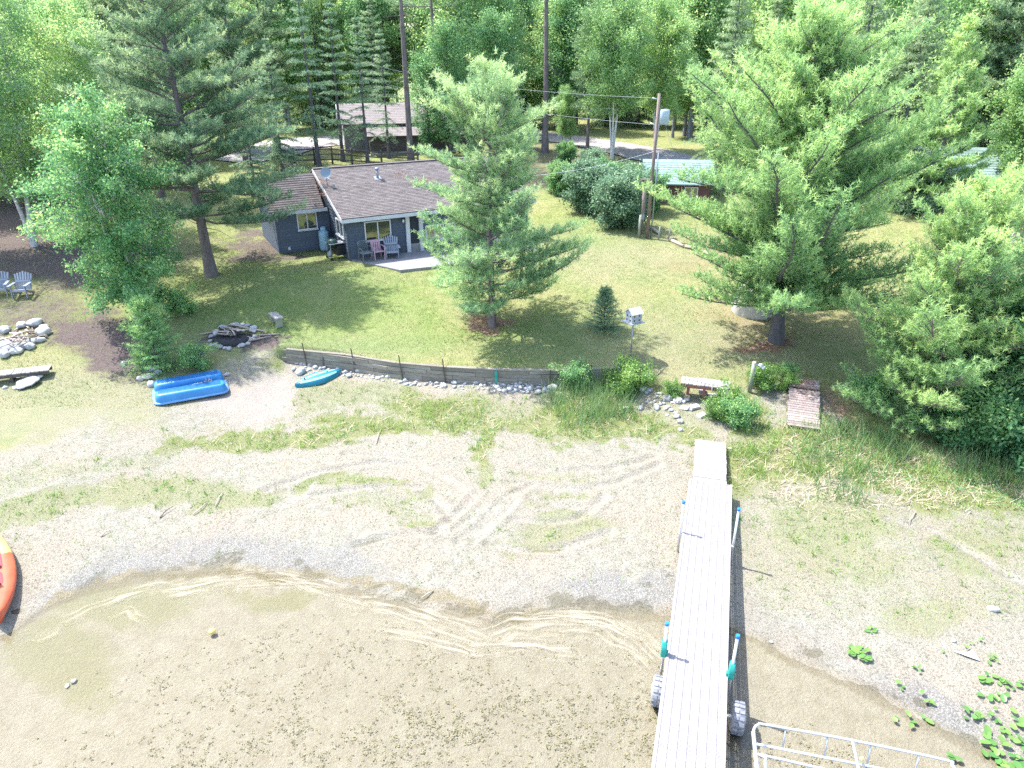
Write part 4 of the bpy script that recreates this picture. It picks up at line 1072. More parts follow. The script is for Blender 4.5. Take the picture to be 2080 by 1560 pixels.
MID = [("pine_tree", "tall bare pine trunk rising behind the cabin roof, right of the barn", (835, 332), m_pole_pine, 1.0, 0.5, (0, .0)),
       ("pine_tree", "thickest smooth grey pine trunk beside the road, running out of the top", (1107, 310), m_pole_pine, 1.08, 2.2, (0, .02)),
       ("pine_tree", "slim bare pine trunk behind the right end of the barn roof", (890, 300), m_pole_pine, .86, 3.6, (0, .01)),
       ("pine_tree", "pine with a low crown and dark trunk beside the road behind the cabin", (1193, 303), m_mid_pine, .72, 1.5, (0, 0)),
       ("spruce_tree", "leftmost dark spruce at the fence behind the cabin, left of the barn gable", (648, 337), m_spr_thin, 1.12, .4, (0, -.015)),
       ("spruce_tree", "dark spruce directly in front of the barn gable", (697, 328), m_spr_thin, .98, 2.0, (0, 0)),
       ("spruce_tree", "dark spruce at the fence in front of the barn roof", (747, 330), m_spr_thin, .90, 4.0, (0, 0)),
       ("spruce_tree", "dense dark spruce behind the left end of the cabin roof", (575, 352), m_spr_dark, .72, 1.0, (0, 0)),
       ("spruce_tree", "dark spruce behind the wing of the cabin beside the stairs", (520, 395), m_spr_dark, .62, 2.6, (0, 0)),
       ("broadleaf_tree", "bushy green broadleaf tree behind the middle of the cabin roof", (915, 318), m_aspen2, .80, 1.0, (0, 0)),
       ("broadleaf_tree", "dark green broadleaf tree between the grey trunk and the lone red pine", (1010, 302), m_aspen2, .85, 3.0, (0, 0)),
       ("spruce_tree", "sparse dark spruce between the barn and the tall bare trunk", (790, 322), m_spr_thin, .80, 5.2, (0, 0)),
       ("broadleaf_tree", "round broadleaf tree hiding the right end of the barn", (872, 314), m_aspen2, .62, 4.4, (0, 0)),
       ("spruce_tree", "narrow dark spruce tip behind the lone red pine", (1040, 300), m_spr_dark, .66, 5.0, (0, 0)),
       ("birch_tree", "clump of pale leaning birch stems beside the road", (1243, 322), m_birch_cl, 1.0, .6, (0, 0)),
       ("birch_tree", "second birch clump right of the leaning stems, behind the utility pole", (1330, 305), m_birch_cl, .92, 3.1, (0, 0)),
       ("spruce_tree", "broad pale drooping spruce behind the green shed roof", (1455, 385), m_spr_pale, .88, .8, (0, 0)),
       ("spruce_tree", "pale drooping spruce showing above the big white pine on the right", (1700, 400), m_spr_pale, 1.05, 2.9, (0, 0)),
       ("spruce_tree", "shaggy spruce behind the big white pine, left of the far right building", (1800, 420), m_spr_pale, .90, 4.4, (0, 0)),
       ("pine_tree", "white pine left of the far right building with level boughs", (1880, 440), m_wpine, .78, 1.1, (0, 0)),
       ("pine_tree", "tall white pine behind the far right building", (1960, 370), m_wpine, .95, 3.0, (0, 0)),
       ("willow_tree", "weeping pale green tree at the right edge beside the far building", (2045, 430), m_willow, .95, .4, (0, .0)),
       ("broadleaf_tree", "tall broadleaf tree in the top right corner", (2090, 380), m_aspen, .95, 2.0, (0, 0)),
       ("birch_tree", "leaning thick birch trunk at the right edge by the reddish ground patch", (2035, 512), m_birch_tall, .55, 5.3, (0, .38)),
       ("pine_tree", "pine behind the tall left pine, left of the stairs", (500, 330), m_mid_pine, 1.0, 2.1, (0, 0)),
       ("pine_tree", "pine filling the gap between the top left birches and the thick trunk", (330, 400), m_mid_pine, .95, 4.1, (0, 0)),
       ("spruce_tree", "dark spruce in the woods behind the two wooden chairs", (60, 420), m_spr_dark, .8, 3.3, (0, 0)),
       ("aspen_tree", "aspen on the left behind the leaning birch crown", (180, 400), m_aspen, .85, 2.3, (0, 0)),
       ("aspen_tree", "aspen at the far left edge of the woods", (-60, 420), m_aspen, .9, 4.3, (0, 0)),
       ]
for nm, lb, (x, y), ms, s_, rz, tl in MID:
    plant(nm, lb, "tree", G(x, y), ms, None, rz, s_, tl)
for i, (x, h) in enumerate([(1142, .17), (1151, .15), (1160, .16)]):
    plant("young_tree", ["leftmost of three thin saplings along the road behind the cabin", "middle one of three thin saplings along the road", "rightmost, leaning one of three thin saplings along the road"][i],
          "sapling", G(x, 297), m_aspen, "three roadside saplings", i * 2.0, (h * 1.6, h * 1.6, h * 2.0), (0, .0 if i < 2 else .2))

# the woods behind: every trunk a tree of its own
KINDS = [("spruce_tree", "dark spruce in the dense woods behind the cabins", m_spr_dark, "dark spruces of the far woods", 1.15), ("aspen_tree", "light green aspen in the dense woods behind the cabins", m_aspen, "aspens of the far woods", 1.15),
         ("pine_tree", "tall pine in the dense woods behind the cabins", m_mid_pine, "pines of the far woods", 1.2), ("broadleaf_tree", "full green broadleaf tree in the dense woods behind", m_aspen2, "broadleaf trees of the far woods", 1.3),
         ("spruce_tree", "pale drooping spruce in the dense woods behind the cabins", m_spr_pale, "pale spruces of the far woods", 1.1), ("pine_tree", "soft white pine in the dense woods behind the cabins", m_wpine, "white pines of the far woods", 1.15)]
def zone(x):
    for lim, w_ in ((350, "above the top left birches"), (620, "left of the barn"), (900, "behind the barn"), (1120, "above the lone red pine"), (1400, "behind the roadside birches"), (1750, "behind the big white pine")):
        if x < lim: return w_
    return "above the far right outbuilding"
q = random.Random(77)
for Yr, sp_ in [(72, 4.4), (79, 4.6), (87, 5.0), (96, 5.6), (108, 6.5)]:
    x = -Yr * .80
    while x < Yr * .80:
        xx, yy = x + q.uniform(-1.5, 1.5), Yr + q.uniform(-2.5, 2.5)
        px_, py_ = proj(xx, yy, 4.4)
        x += sp_
        if Yr == 72 and (450 < px_ < 900) : yy += 5
        if Yr == 72 and (1060 < px_ < 1330): yy += 3
        w = [.26, .22, .17, .17, .08, .10] if px_ < 1150 else [.10, .30, .10, .15, .20, .15]
        kd = q.choices(KINDS, w)[0]
        s_ = kd[4] * q.uniform(.85, 1.2)
        plant(kd[0], kd[1].replace(' behind the cabins', '').replace(' behind', '') + ', ' + zone(px_) , "tree", (xx, yy, tz(xx, yy)), kd[2], kd[3], q.uniform(0, 6.28), s_)
for (x0, y0, n_) in [(-34, 50, 4), (34, 46, 5), (44, 58, 5), (-44, 60, 5)]:
    for i in range(n_):
        xx, yy = x0 + q.uniform(-6, 6), y0 + q.uniform(-6, 6); kd = q.choice(KINDS)
        plant(kd[0], kd[1], "tree", (xx, yy, tz(xx, yy)), kd[2], kd[3], q.uniform(0, 6.28), q.uniform(.9, 1.15))

for (x0, y0, n_, sx, sy, ks) in [(-26, 56, 7, 7, 5, (1, 3, 2)), (-36, 44, 5, 6, 5, (1, 1, 3)), (-17, 74, 4, 5, 3, (1, 0, 2)), (2, 72, 4, 4, 3, (1, 3, 3)), (17, 66, 5, 6, 3, (1, 1, 4)), (26, 58, 6, 5, 5, (4, 5, 1)), (33, 52, 4, 5, 5, (1, 5, 3)), (-7, 76, 3, 3, 2, (0, 1, 2))]:
    for i in range(n_):
        xx, yy = x0 + q.uniform(-sx, sx), y0 + q.uniform(-sy, sy); kd = KINDS[q.choice(ks)]; px_ = proj(xx, yy, 4.4)[0]
        plant(kd[0], kd[1].replace(' behind the cabins', '').replace(' behind', '') + ', nearer row, ' + zone(px_), "tree", (xx, yy, tz(xx, yy)), kd[2], kd[3], q.uniform(0, 6.28), q.uniform(.8, 1.1))

# undergrowth of the woods, one mass
g_ = np.random.default_rng(31); n = 9000
X = g_.uniform(-75, 75, n); Y = g_.uniform(60, 118, n)
px_, py_ = proj(X, Y, terrain(X, Y))
ok = (fbm(X * .2, Y * .2, 5) > .42) & ~((px_ > 430) & (px_ < 1420) & (py_ > 180) & (py_ < 345) & (Y < 74))
X, Y = X[ok], Y[ok]; K = 22
X = np.repeat(X, K) + g_.normal(0, .5, len(X) * K); Y = np.repeat(Y, K) + g_.normal(0, .5, len(Y) * K); n = len(X)
P = np.stack([X, Y, terrain(X, Y) + np.abs(g_.normal(0, .8, n))], 1)
nr = unit(g_.normal(size=(n, 3)) + [0, 0, .4]); a = unit(np.cross(nr, g_.normal(size=(n, 3)))) * g_.uniform(.08, .17, (n, 1)); b = np.cross(nr, a) * .6
V = np.stack([P - a, P + b, P + a], 1).reshape(-1, 3)
tag(link("undergrowth", np_mesh("undergrowth", V, np.arange(n * 3).reshape(-1, 3), M['leaf_bush'], dict(var=np.repeat(g_.uniform(.1, .8, n), 3)))), kind='stuff')
print("TREE TRIS", NT, sum(NT.values()))

# ------------------------------------------------------------------ the cabin
HO = Vector((HOX, HOY, 2.2))
def hl(x, y, z=0.0):
    """cabin coordinates (along the front, back, up) to the world"""
    return Vector((HOX + x * HCA - y * HSA, HOY + x * HSA + y * HCA, 2.2 + z))
cabin = thing("cabin", "low navy blue cabin with lap siding, brown shingle roof and white trim", "cabin", HO, HANG)
WL, DEP, HE, HR, RV = 9.9, 8.4, 2.05, 3.75, 4.2
WX, WV, HWE, HWR = -2.7, 3.0, 2.10, 3.58
def part(mb, name, mat, parent, **kw): return mb.build(name, mat, parent, **kw)

def prism_wall(x0, x1, y0, y1, z1):
    b = MB(); b.box(((x0 + x1) / 2, (y0 + y1) / 2, z1 / 2 - .2), (x1 - x0, y1 - y0, z1 + .4)); return b
wall = prism_wall(0, WL, 0, DEP, HE + .02)
wall.add([(0, 0, HE), (0, DEP, HE), (0, RV, HR - .05), (WL, 0, HE), (WL, DEP, HE), (WL, RV, HR - .05)], [(0, 2, 1), (3, 4, 5), (0, 3, 5, 2), (1, 2, 5, 4)])
part(wall, "wall", M['siding_dark'], cabin)
w2 = prism_wall(WX, -.003, WV, DEP - 1.2, HWE)
w2.add([(WX, WV, HWE), (WX, DEP - 1.2, HWE), (WX, RV, HWR - .06), (-.003, WV, HWE), (-.003, DEP - 1.2, HWE), (-.003, RV, HWR - .06)], [(0, 2, 1), (3, 4, 5), (0, 3, 5, 2), (1, 2, 5, 4)])
part(w2, "wall", M['siding_dark'], cabin)

_board = {}
def board(parent, p0, p1, z, h=.135):
    """one lap of siding from p0 to p1 (2-D, outside on the right hand)"""
    d = Vector((p1[0] - p0[0], p1[1] - p0[1], 0)); L = d.length; k = round(L, 2)
    if k not in _board:
        _board[k] = MB().add([(0, -.006, h), (0, -.030, 0), (0, 0, 0), (0, 0, h), (L, -.006, h), (L, -.030, 0), (L, 0, 0), (L, 0, h)], [(0, 1, 5, 4), (1, 2, 6, 5), (0, 3, 2, 1), (4, 5, 6, 7), (3, 0, 4, 7)]).mesh("siding_board", M['siding'])
    o = link("siding_board", _board[k], parent); o.location = (p0[0], p0[1], z); o.rotation_euler = (0, 0, math.atan2(d.y, d.x)); return o
z = -.02
while z < HE - .02:
    h_ = .135
    board(cabin, (0, -.002), (2.93, -.002), z); board(cabin, (3.88, -.002), (WL, -.002), z)
    board(cabin, (-.002, WV), (-.002, 0), z)
    board(cabin, (WX, WV - .002), (-.05, WV - .002), z)
    board(cabin, (WX - .002, DEP - 1.2), (WX - .002, WV), z)
    z += h_
zz = HE
while zz < HR - .1:                                          # gable boards on the left end above the wing roof
    yy0 = RV * (zz + .13 - HE) / (HR - HE)
    board(cabin, (-.002, RV), (-.002, yy0), zz); zz += .135
b = MB(); b.box((-.012, -.012, HE / 2), (.09, .09, HE)); b.box((WL, -.012, HE / 2), (.09, .09, HE)); b.box((WX - .012, WV - .012, HWE / 2), (.09, .09, HWE))
for i, c_ in enumerate([(-.012, -.012, HE), (WL, -.012, HE), (WX - .012, WV - .012, HWE)]):
    part(MB().box((c_[0], c_[1], c_[2] / 2 - .02), (.085, .085, c_[2])), "corner_board", M['siding'], cabin)

def window(parent, org, ang, w, h, panes=2, mat='white_trim', name="window"):
    """opening in a wall: org is its lower left corner, ang turns it about z"""
    t = .055
    f = MB()
    f.box((w / 2, -.035, t / 2), (w, .09, t)); f.box((w / 2, -.035, h - t / 2), (w, .09, t))
    f.box((t / 2, -.035, h / 2), (t, .09, h - 2 * t)); f.box((w - t / 2, -.035, h / 2), (t, .09, h - 2 * t))
    for i in range(1, panes): f.box((w * i / panes, -.035, h / 2), (t * .9, .088, h - 2 * t))
    f.box((w / 2, -.06, -.02), (w + .08, .12, .035))
    o = part(f, name, M[mat], parent); o.location = org; o.rotation_euler = (0, 0, ang)
    for i in range(panes):
        x0 = t if i == 0 else w * i / panes + t * .45; x1 = w - t if i == panes - 1 else w * (i + 1) / panes - t * .45
        part(MB().box(((x0 + x1) / 2, -.034, h / 2), (x1 - x0, .012, h - 2 * t)), "pane", M['glass'], o)
    return o
window(cabin, (.84, 0, .84), 0, 1.34, .95)
window(cabin, (3.98, 0, .50), 0, 1.02, .78); window(cabin, (5.10, 0, .50), 0, 1.02, .78)
window(cabin, (8.05, 0, .08), 0, .88, 1.75, 1, name="door")
window(cabin, (0, 1.68, .98), -math.pi / 2, 1.22, .80)
window(cabin, (-1.68, WV, 1.05), 0, 1.00, .85)
dr = part(MB().box((3.42, .03, .98), (.52, .03, 1.96)), "door", M['glass'], cabin)
part(MB().box((3.42, .0, .22), (.50, .03, .44)), "kick_panel", M['concrete'], dr)
for x in (3.05, 3.76): part(MB().box((x, -.05, HE / 2 - .03), (.20, .12, HE - .06)), "door_post", M['white_trim'], cabin)
lt = part(MB().box((2.82, -.05, 1.72), (.09, .06, .14)), "wall_light", M['black'], cabin)
part(MB().lathe([(.03, -.08), (.055, -.06), (.055, .05), (.02, .08)], 8, (2.82, -.13, 1.66)), "lamp_glass", M['lamp_white'], lt)
part(MB().box((-2.23, WV - .045, .20), (.12, .03, .15)), "outlet_box", M['white_trim'], cabin)

def roof_plane(name, x0, x1, va, za, vb, zb, parent, mat='shingle', course=.135, tab=.30, skip=None, th=.05, seed=1):
    """roof slab from eave (va, za) to ridge (vb, zb) with real shingle courses on it"""
    s_ = 1 if vb > va else -1
    r = MB(); r.add([(x0, va, za), (x1, va, za), (x1, vb, zb), (x0, vb, zb), (x0, va, za - th), (x1, va, za - th), (x1, vb, zb - th), (x0, vb, zb - th)],
                    [(0, 1, 2, 3) if s_ > 0 else (3, 2, 1, 0), (4, 7, 6, 5), (0, 4, 5, 1), (1, 5, 6, 2), (2, 6, 7, 3), (3, 7, 4, 0)])
    ro = part(r, name, M[mat], parent)
    L = math.hypot(vb - va, zb - za); n = int(L / course); dy, dz = (vb - va) / L, (zb - za) / L
    nrm = Vector((0, -dz * s_, abs(dy))) if True else None
    q = random.Random(seed); sh = MB()
    up = Vector((0, -dz, dy)) if s_ > 0 else Vector((0, dz * -1, -dy)) 
    if up.z < 0: up = -up
    for i in range(n):
        x = x0 - (i % 2) * tab / 2; rowv = q.uniform(-.10, .10)
        while x < x1:
            a, b_ = max(x, x0), min(x + tab - .008, x1)
            if b_ - a > .03:
                d0 = i * course + q.uniform(0, .006); d1 = min(L, (i + 1) * course + .01)
                t0 = .018 + q.uniform(0, .005); t1 = .004
                P = [Vector((a, va + dy * d0, za + dz * d0)) + up * t0, Vector((b_, va + dy * d0, za + dz * d0)) + up * t0,
                     Vector((b_, va + dy * d1, za + dz * d1)) + up * t1, Vector((a, va + dy * d1, za + dz * d1)) + up * t1,
                     Vector((a, va + dy * d0, za + dz * d0)), Vector((b_, va + dy * d0, za + dz * d0))]
                sh.add(P, [(0, 1, 2, 3) if s_ > 0 else (3, 2, 1, 0), (4, 5, 1, 0), (0, 3, 4), (1, 5, 2)], var=min(1, max(0, .5 + rowv + q.gauss(0, .2))))
            x += tab
    part(sh, "shingles", M[mat], ro, kind='stuff')
    return ro
roof_plane("roof", -.32, WL + .32, -.42, HE + .06, RV, HR + .06, cabin)
roof_plane("roof", -.32, WL + .32, DEP + .42, HE + .06, RV, HR + .06, cabin, seed=2, course=.4, tab=.9)
roof_plane("roof", WX - .32, -.33, WV - .34, HWE + .02, RV + .05, HWR + .02, cabin, seed=3)
roof_plane("roof", WX - .32, -.33, DEP - .9, HWE + .02, RV + .05, HWR + .02, cabin, seed=4, course=.4, tab=.9)
part(MB().box((WL / 2, RV, HR + .075), (WL + .64, .24, .03)), "ridge_cap", M['shingle'], cabin)
# fascias
part(MB().box((WL / 2, -.435, HE - .055), (WL + .68, .025, .17)), "fascia", M['white_trim'], cabin)
part(MB().box((WX / 2 - .17, WV - .355, HWE - .07), (-WX - .0, .025, .16)), "fascia", M['white_trim'], cabin)
for x in (-.335, WL + .335):
    b = MB(); d0, d1 = HE + .06, HR + .06
    b.add([(x - .012, -.42, d0 - .20), (x + .012, -.42, d0 - .20), (x + .012, -.42, d0 - .01), (x - .012, -.42, d0 - .01), (x - .012, RV, d1 - .20), (x + .012, RV, d1 - .20), (x + .012, RV, d1 - .01), (x - .012, RV, d1 - .01)],
          [(0, 1, 2, 3), (4, 7, 6, 5), (0, 3, 7, 4), (1, 5, 6, 2), (0, 4, 5, 1), (2, 6, 7, 3)])
    part(b, "rake_board", M['white_trim'], cabin)
# vent pipe and dish stand on the front slope
def on_roof(px, py):
    d = ray(px, py); o_ = np.array([0, 0, CAMH]); best = None
    lo, hi = 10., 80.
    for _ in range(50):
        m = (lo + hi) / 2; P = o_ + d * m; v = -(P[0] - HOX) * HSA + (P[1] - HOY) * HCA
        zr = 2.2 + HE + .06 + (v + .42) / (RV + .42) * (HR - HE)
        if P[2] > zr: lo = m
        else: hi = m
    P = o_ + d * lo; return Vector(((P[0] - HOX) * HCA + (P[1] - HOY) * HSA, -(P[0] - HOX) * HSA + (P[1] - HOY) * HCA, P[2] - 2.2))
vp = on_roof(767, 362)
pv = part(MB().tube([vp - Vector((0, 0, .08)), vp + Vector((0, 0, .46))], .065, 10), "vent_pipe", M['galv'], cabin)
part(MB().lathe([(.10, 0), (.12, .03), (.10, .09), (.02, .11)], 12, tuple(vp + Vector((0, 0, .44)))), "vent_cap", M['galv'], pv)
part(MB().box(tuple(vp + Vector((0, 0, .01))), (.34, .34, .03), (math.atan2(HR - HE, RV + .42), 0, 0)), "flashing", M['galv'], pv)
dp = on_roof(665, 377)
dish = part(MB().tube([dp, dp + Vector((0, 0, .30)), dp + Vector((0, .06, .42))], .022, 8), "satellite_dish", M['galv'], cabin)
db = MB(); n_ = 20; R_ = .26
for face, off in ((1, 0), (-1, .012)):
    V_ = [(0, 0, -.05)]; 
    V_ += [(r_ * R_ * math.cos(6.2832 * k / n_), r_ * R_ * 1.05 * math.sin(6.2832 * k / n_), -.05 * (1 - r_ ** 2)) for r_ in (.4, .75, 1) for k in range(n_)]
    F_ = [(0, 1 + k, 1 + (k + 1) % n_) for k in range(n_)] + [(1 + j * n_ + k, 1 + (j + 1) * n_ + k, 1 + (j + 1) * n_ + (k + 1) % n_, 1 + j * n_ + (k + 1) % n_) for j in range(2) for k in range(n_)]
    rot = Matrix.Rotation(math.radians(-62), 3, 'X') if False else Euler((math.radians(68), 0, math.radians(-20))).to_matrix()
    db.add([rot @ Vector((a, b_, c_ + off)) + dp + Vector((0, .04, .62)) for a, b_, c_ in V_], F_ if face > 0 else [f_[::-1] for f_ in F_], True)
part(db, "reflector", M['dish'], dish)
part(MB().box(tuple(dp + Vector((.04, -.10, .36))), (.05, .22, .05), (.4, 0, 0)).box(tuple(dp + Vector((.25, -.28, .03))), (.09, .09, .14)), "receiver_arm", M['galv'], dish)
# bare needles caught in the roof valley and by the pipe
lb = MB(); q = random.Random(3)
for (x_, y_, n_) in [(648, 372, 120), (812, 356, 80), (866, 368, 110), (655, 395, 100), (640, 380, 50)]:
    for i in range(n_):
        p_ = on_roof(x_ + q.gauss(0, 9), y_ + q.gauss(0, 4)) + Vector((0, 0, .03)); a = q.uniform(0, 3.14); l_ = q.uniform(.04, .10)
        lb.add([p_, p_ + Vector((math.cos(a) * l_, math.sin(a) * l_ * .8, .01)), p_ + Vector((-math.sin(a) * .02, math.cos(a) * .02, .012))], [(0, 1, 2)])
part(lb, "fallen_needles", M['rust'], cabin, kind='stuff')

# patio slab
pb = MB(); pp_ = [(0.02, -.035), (1.5, -2.9), (3.6, -3.15), (9.2, -2.8), (9.2, -.035)]
V_ = [hl(x, y, .05) for x, y in pp_] + [hl(x, y, -.25) for x, y in pp_]
pb.add(V_, [(0, 1, 2, 3, 4)] + [(i, i + 5, (i + 1) % 5 + 5, (i + 1) % 5) for i in range(5)])
pb.build("patio", M['concrete'], kind='structure')

# ------------------------------------------------------------------ chairs
def adirondack(label, loc, rz, group, wide=.62):
    t = thing("wooden_chair", label, "chair", loc, rz, group)
    for i in range(7):
        a = (i - 3) * .045; L = .78 - abs(i - 3) * .035
        o = part(MB().box((0, 0, L / 2), (.072, .02, L)), "back_slat", M['chair_grey'], t)
        o.location = ((i - 3) * .082, .22, .27); o.rotation_euler = (-.38, a, 0)
    for i in range(5): part(MB().box((0, -.24 + i * .105, .36 - i * .025), (.54, .092, .022), (-.22, 0, 0)), "seat_slat", M['chair_grey'], t)
    part(MB().box((0, .30, .62), (.60, .03, .08), (-.3, 0, 0)), "back_rail", M['chair_grey'], t)
    for s in (-1, 1):
        part(MB().box((s * .33, -.06, .56), (.13, .62, .025)), "arm", M['chair_grey'], t)
        part(MB().box((s * .29, -.27, .28), (.03, .10, .56)), "leg", M['chair_grey'], t)
        part(MB().box((s * .27, .12, .17), (.03, .78, .10), (-.36, 0, 0)), "leg", M['chair_grey'], t)
        part(MB().box((s * .31, .20, .42), (.025, .05, .28)), "arm_support", M['chair_grey'], t)
    part(MB().box((0, -.29, .34), (.56, .025, .10)), "apron", M['chair_grey'], t)
    return t
adirondack("weathered wooden fan back chair standing in full on the lawn at the left, beside another", G(48, 602), .15, "wooden chairs by the left fire pit")
adirondack("weathered wooden fan back chair cut by the left picture edge", G(4, 600), .35, "wooden chairs by the left fire pit")
c3 = hl(1.95, -.62, .05); adirondack("grey wooden fan back chair on the patio, right of the pink chair", c3, HANG - .25, "patio chairs")

c1 = hl(.62, -.62, .05)
t = thing("lattice_chair", "dark grey metal chair with a looped lattice back, leftmost on the patio", "chair", c1, HANG + .15, "patio chairs")
part(MB().box((0, -.02, .42), (.50, .46, .035)), "seat", M['chair_metal'], t)
bk = MB()
bk.tube([(-.24, .22, .42), (-.25, .27, .88), (-.18, .28, .93), (.18, .28, .93), (.25, .27, .88), (.24, .22, .42)], .018, 6)
for i in range(4):
    x = -.18 + i * .12
    bk.tube([(x - .06, .235, .46), (x + .05, .25, .62), (x - .05, .26, .76), (x + .05, .275, .91)], .011, 5)
    bk.tube([(x + .06, .237, .46), (x - .05, .252, .62), (x + .05, .262, .76), (x - .05, .277, .91)], .011, 5)
part(bk, "backrest", M['chair_metal'], t)
for s in (-1, 1):
    part(MB().tube([(s * .26, .24, .66), (s * .29, -.05, .66), (s * .28, -.22, .63)], .02, 6), "arm", M['chair_metal'], t)
    part(MB().tube([(s * .28, -.22, .63), (s * .25, -.24, .42), (s * .27, -.27, 0)], .018, 6), "leg", M['chair_metal'], t)
    part(MB().tube([(s * .24, .22, .42), (s * .26, .30, 0)], .018, 6), "leg", M['chair_metal'], t)

c2 = hl(1.25, -.58, .05)
t = thing("plastic_chair", "pink plastic armchair between the two grey chairs on the patio", "chair", c2, HANG + .05, "patio chairs")
sb = MB(); sb.box((0, -.03, .41), (.46, .46, .03)); sb.box((0, .24, .44), (.42, .05, .08))
part(sb, "seat", M['chair_pink'], t)
bk = MB()
for x, w in ((-.15, .07), (-.05, .07), (.05, .07), (.15, .07)): bk.box((x, .25, .64), (w, .022, .34), (-.18, 0, 0))
bk.box((0, .29, .84), (.46, .03, .11), (-.18, 0, 0)); bk.box((-.215, .26, .66), (.05, .03, .40), (-.18, 0, 0)); bk.box((.215, .26, .66), (.05, .03, .40), (-.18, 0, 0))
part(bk, "backrest", M['chair_pink'], t)
for s in (-1, 1):
    part(MB().box((s * .27, -.01, .64), (.06, .46, .03)), "arm", M['chair_pink'], t)
    part(MB().box((s * .265, -.235, .32), (.045, .05, .64), (0, s * .04, 0)), "leg", M['chair_pink'], t)
    part(MB().box((s * .25, .25, .22), (.045, .05, .44), (.10, 0, 0)), "leg", M['chair_pink'], t)
tt = MB(); tt.lathe([(.02, -.02), (.34, -.02), (.36, 0), (.34, .02), (.02, .02)], 24)
o = tag(tt.build("round_tabletop", M['black']), "black round tabletop leaning against the wall behind the grey wooden patio chair", "tabletop")
o.location = hl(2.02, -.16, .62); o.rotation_euler = (math.radians(76), 0, HANG)

# propane tank, grill
t = thing("propane_tank", "pale blue upright propane tank in the corner of the cabin wing", "propane tank", hl(-.52, WV - .42, 0), HANG)
part(MB().lathe([(.20, 0), (.24, .03), (.26, .12), (.26, .86), (.24, .95), (.17, 1.02), (.02, 1.05)], 20), "tank_body", M['tank'], t)
part(MB().lathe([(.13, 1.0), (.135, 1.18), (.12, 1.18), (.115, 1.02)], 16), "collar", M['tank'], t)
part(MB().lathe([(.03, 1.0), (.04, 1.12), (.02, 1.15)], 8), "valve", M['galv'], t)
t = thing("grill", "black kettle grill with a side table in front of the propane tank", "grill", hl(-.48, .72, 0), HANG + .12)
part(MB().lathe([(.04, .50), (.17, .56), (.24, .68), (.26, .80)], 18, (-.12, 0, 0)), "kettle", M['black'], t)
ld = part(MB().lathe([(.265, .80), (.255, .86), (.20, .94), (.10, .985), (.01, .995)], 18, (-.12, 0, 0)), "lid", M['green_enamel'], t)
part(MB().tube([(-.20, 0, .98), (-.20, 0, 1.03), (-.04, 0, 1.03), (-.04, 0, .98)], .014, 6), "handle", M['wood_dark'], ld)
part(MB().box((.12, 0, .78), (.95, .58, .035)), "side_table", M['alu_white'], t)
part(MB().box((.22, 0, .42), (.44, .46, .50)), "cloth_bin", M['black'], t)
for x in (-.32, .56):
    for y in (-.24, .24): part(MB().tube([(x, y, .77), (x * 1.03, y * 1.03, .02)], .016, 6), "leg", M['galv'], t)
for s in (-1, 1): part(MB().tube([(-.33, s * .27, .07), (-.33, s * .31, .07)], .07, 12), "wheel", M['black'], t)
part(MB().lathe([(.10, 0), (.12, .04), (.12, .22), (.05, .28), (.03, .33)], 12, (-.30, -.02, .12)), "gas_bottle", M['galv'], t)

# ------------------------------------------------------------------ retaining wall
WT = [(585, 733), (700, 744), (785, 760), (900, 770), (1000, 776), (1130, 778), (1262, 772)]
rw = thing("retaining_wall", "long low retaining wall of weathered planks held by thin steel posts", "retaining wall", (0, 0, 0))
wallpts = [Vector((p[0], p[1], 0)) for p in _wl]
def wall_at(x):
    y = float(wallY(x)); return Vector((x, y, 0))
_pl = {}
q = random.Random(9)
NC = 4
for c in range(NC):
    x = WX0 - .05 - q.uniform(0, .2) * (c % 2); first = True
    while x < WX1:
        L = q.choice([1.2, 1.8, 2.4, 1.5]) if not first else q.uniform(.8, 2.0); first = False
        x2 = min(x + L, WX1 + .02)
        a_, b_ = wall_at(x), wall_at(x2); d = b_ - a_; l_ = d.length
        if l_ < .15: break
        key = (round(l_, 2), c)
        me_ = MB().box((l_ / 2, 0, 0), (l_ - .012, .06, .138)).mesh("plank", M['wood_wall'])
        o = link("plank", me_, rw)
        base = min(tz(a_.x, a_.y - .3), tz(b_.x, b_.y - .3))
        o.location = (a_.x, a_.y + q.uniform(-.008, .008) + c * .012, .50 + .145 * c); o.rotation_euler = (q.uniform(-.03, .03), q.uniform(-.004, .004), math.atan2(d.y, d.x))
        x = x2
x = WX0
while x < WX1 - .2:
    x2 = min(x + q.uniform(1.8, 2.6), WX1); a_, b_ = wall_at(x), wall_at(x2); d = b_ - a_
    o = link("cap_plank", MB().box((d.length / 2, 0, 0), (d.length - .015, .16, .04)).mesh("cap_plank", M['wood_wall']), rw)
    o.location = (a_.x, a_.y + .06, .5 + .145 * NC - .05); o.rotation_euler = (0, 0, math.atan2(d.y, d.x)); x = x2
for (xb, yb, yt_, ln_) in [(627, 738, 695, -.10), (724, 750, 703, -.10), (821, 760, 709, -.10), (907, 768, 722, -.09), (1117, 779, 735, 0), (1199, 778, 733, .0), (660, 742, 730, 0)]:
    P = at(xb, yb, .45); y_ = float(wallY(P[0])) - .06; h_ = 1.0 if yt_ < 725 else .85
    if yt_ == 730: h_ = .6
    part(MB().box((0, 0, h_ / 2), (.035, .035, h_)), "post", M['steel'], rw).location = (P[0], y_, .38)
    rw.children[-1].rotation_euler = (-.06, ln_, 0)
P = at(1008, 768, .6); o = part(MB().box((0, 0, 0), (.10, .05, .44)), "cleat", M['teal'], rw); o.location = (P[0], float(wallY(P[0])) - .07, .80)

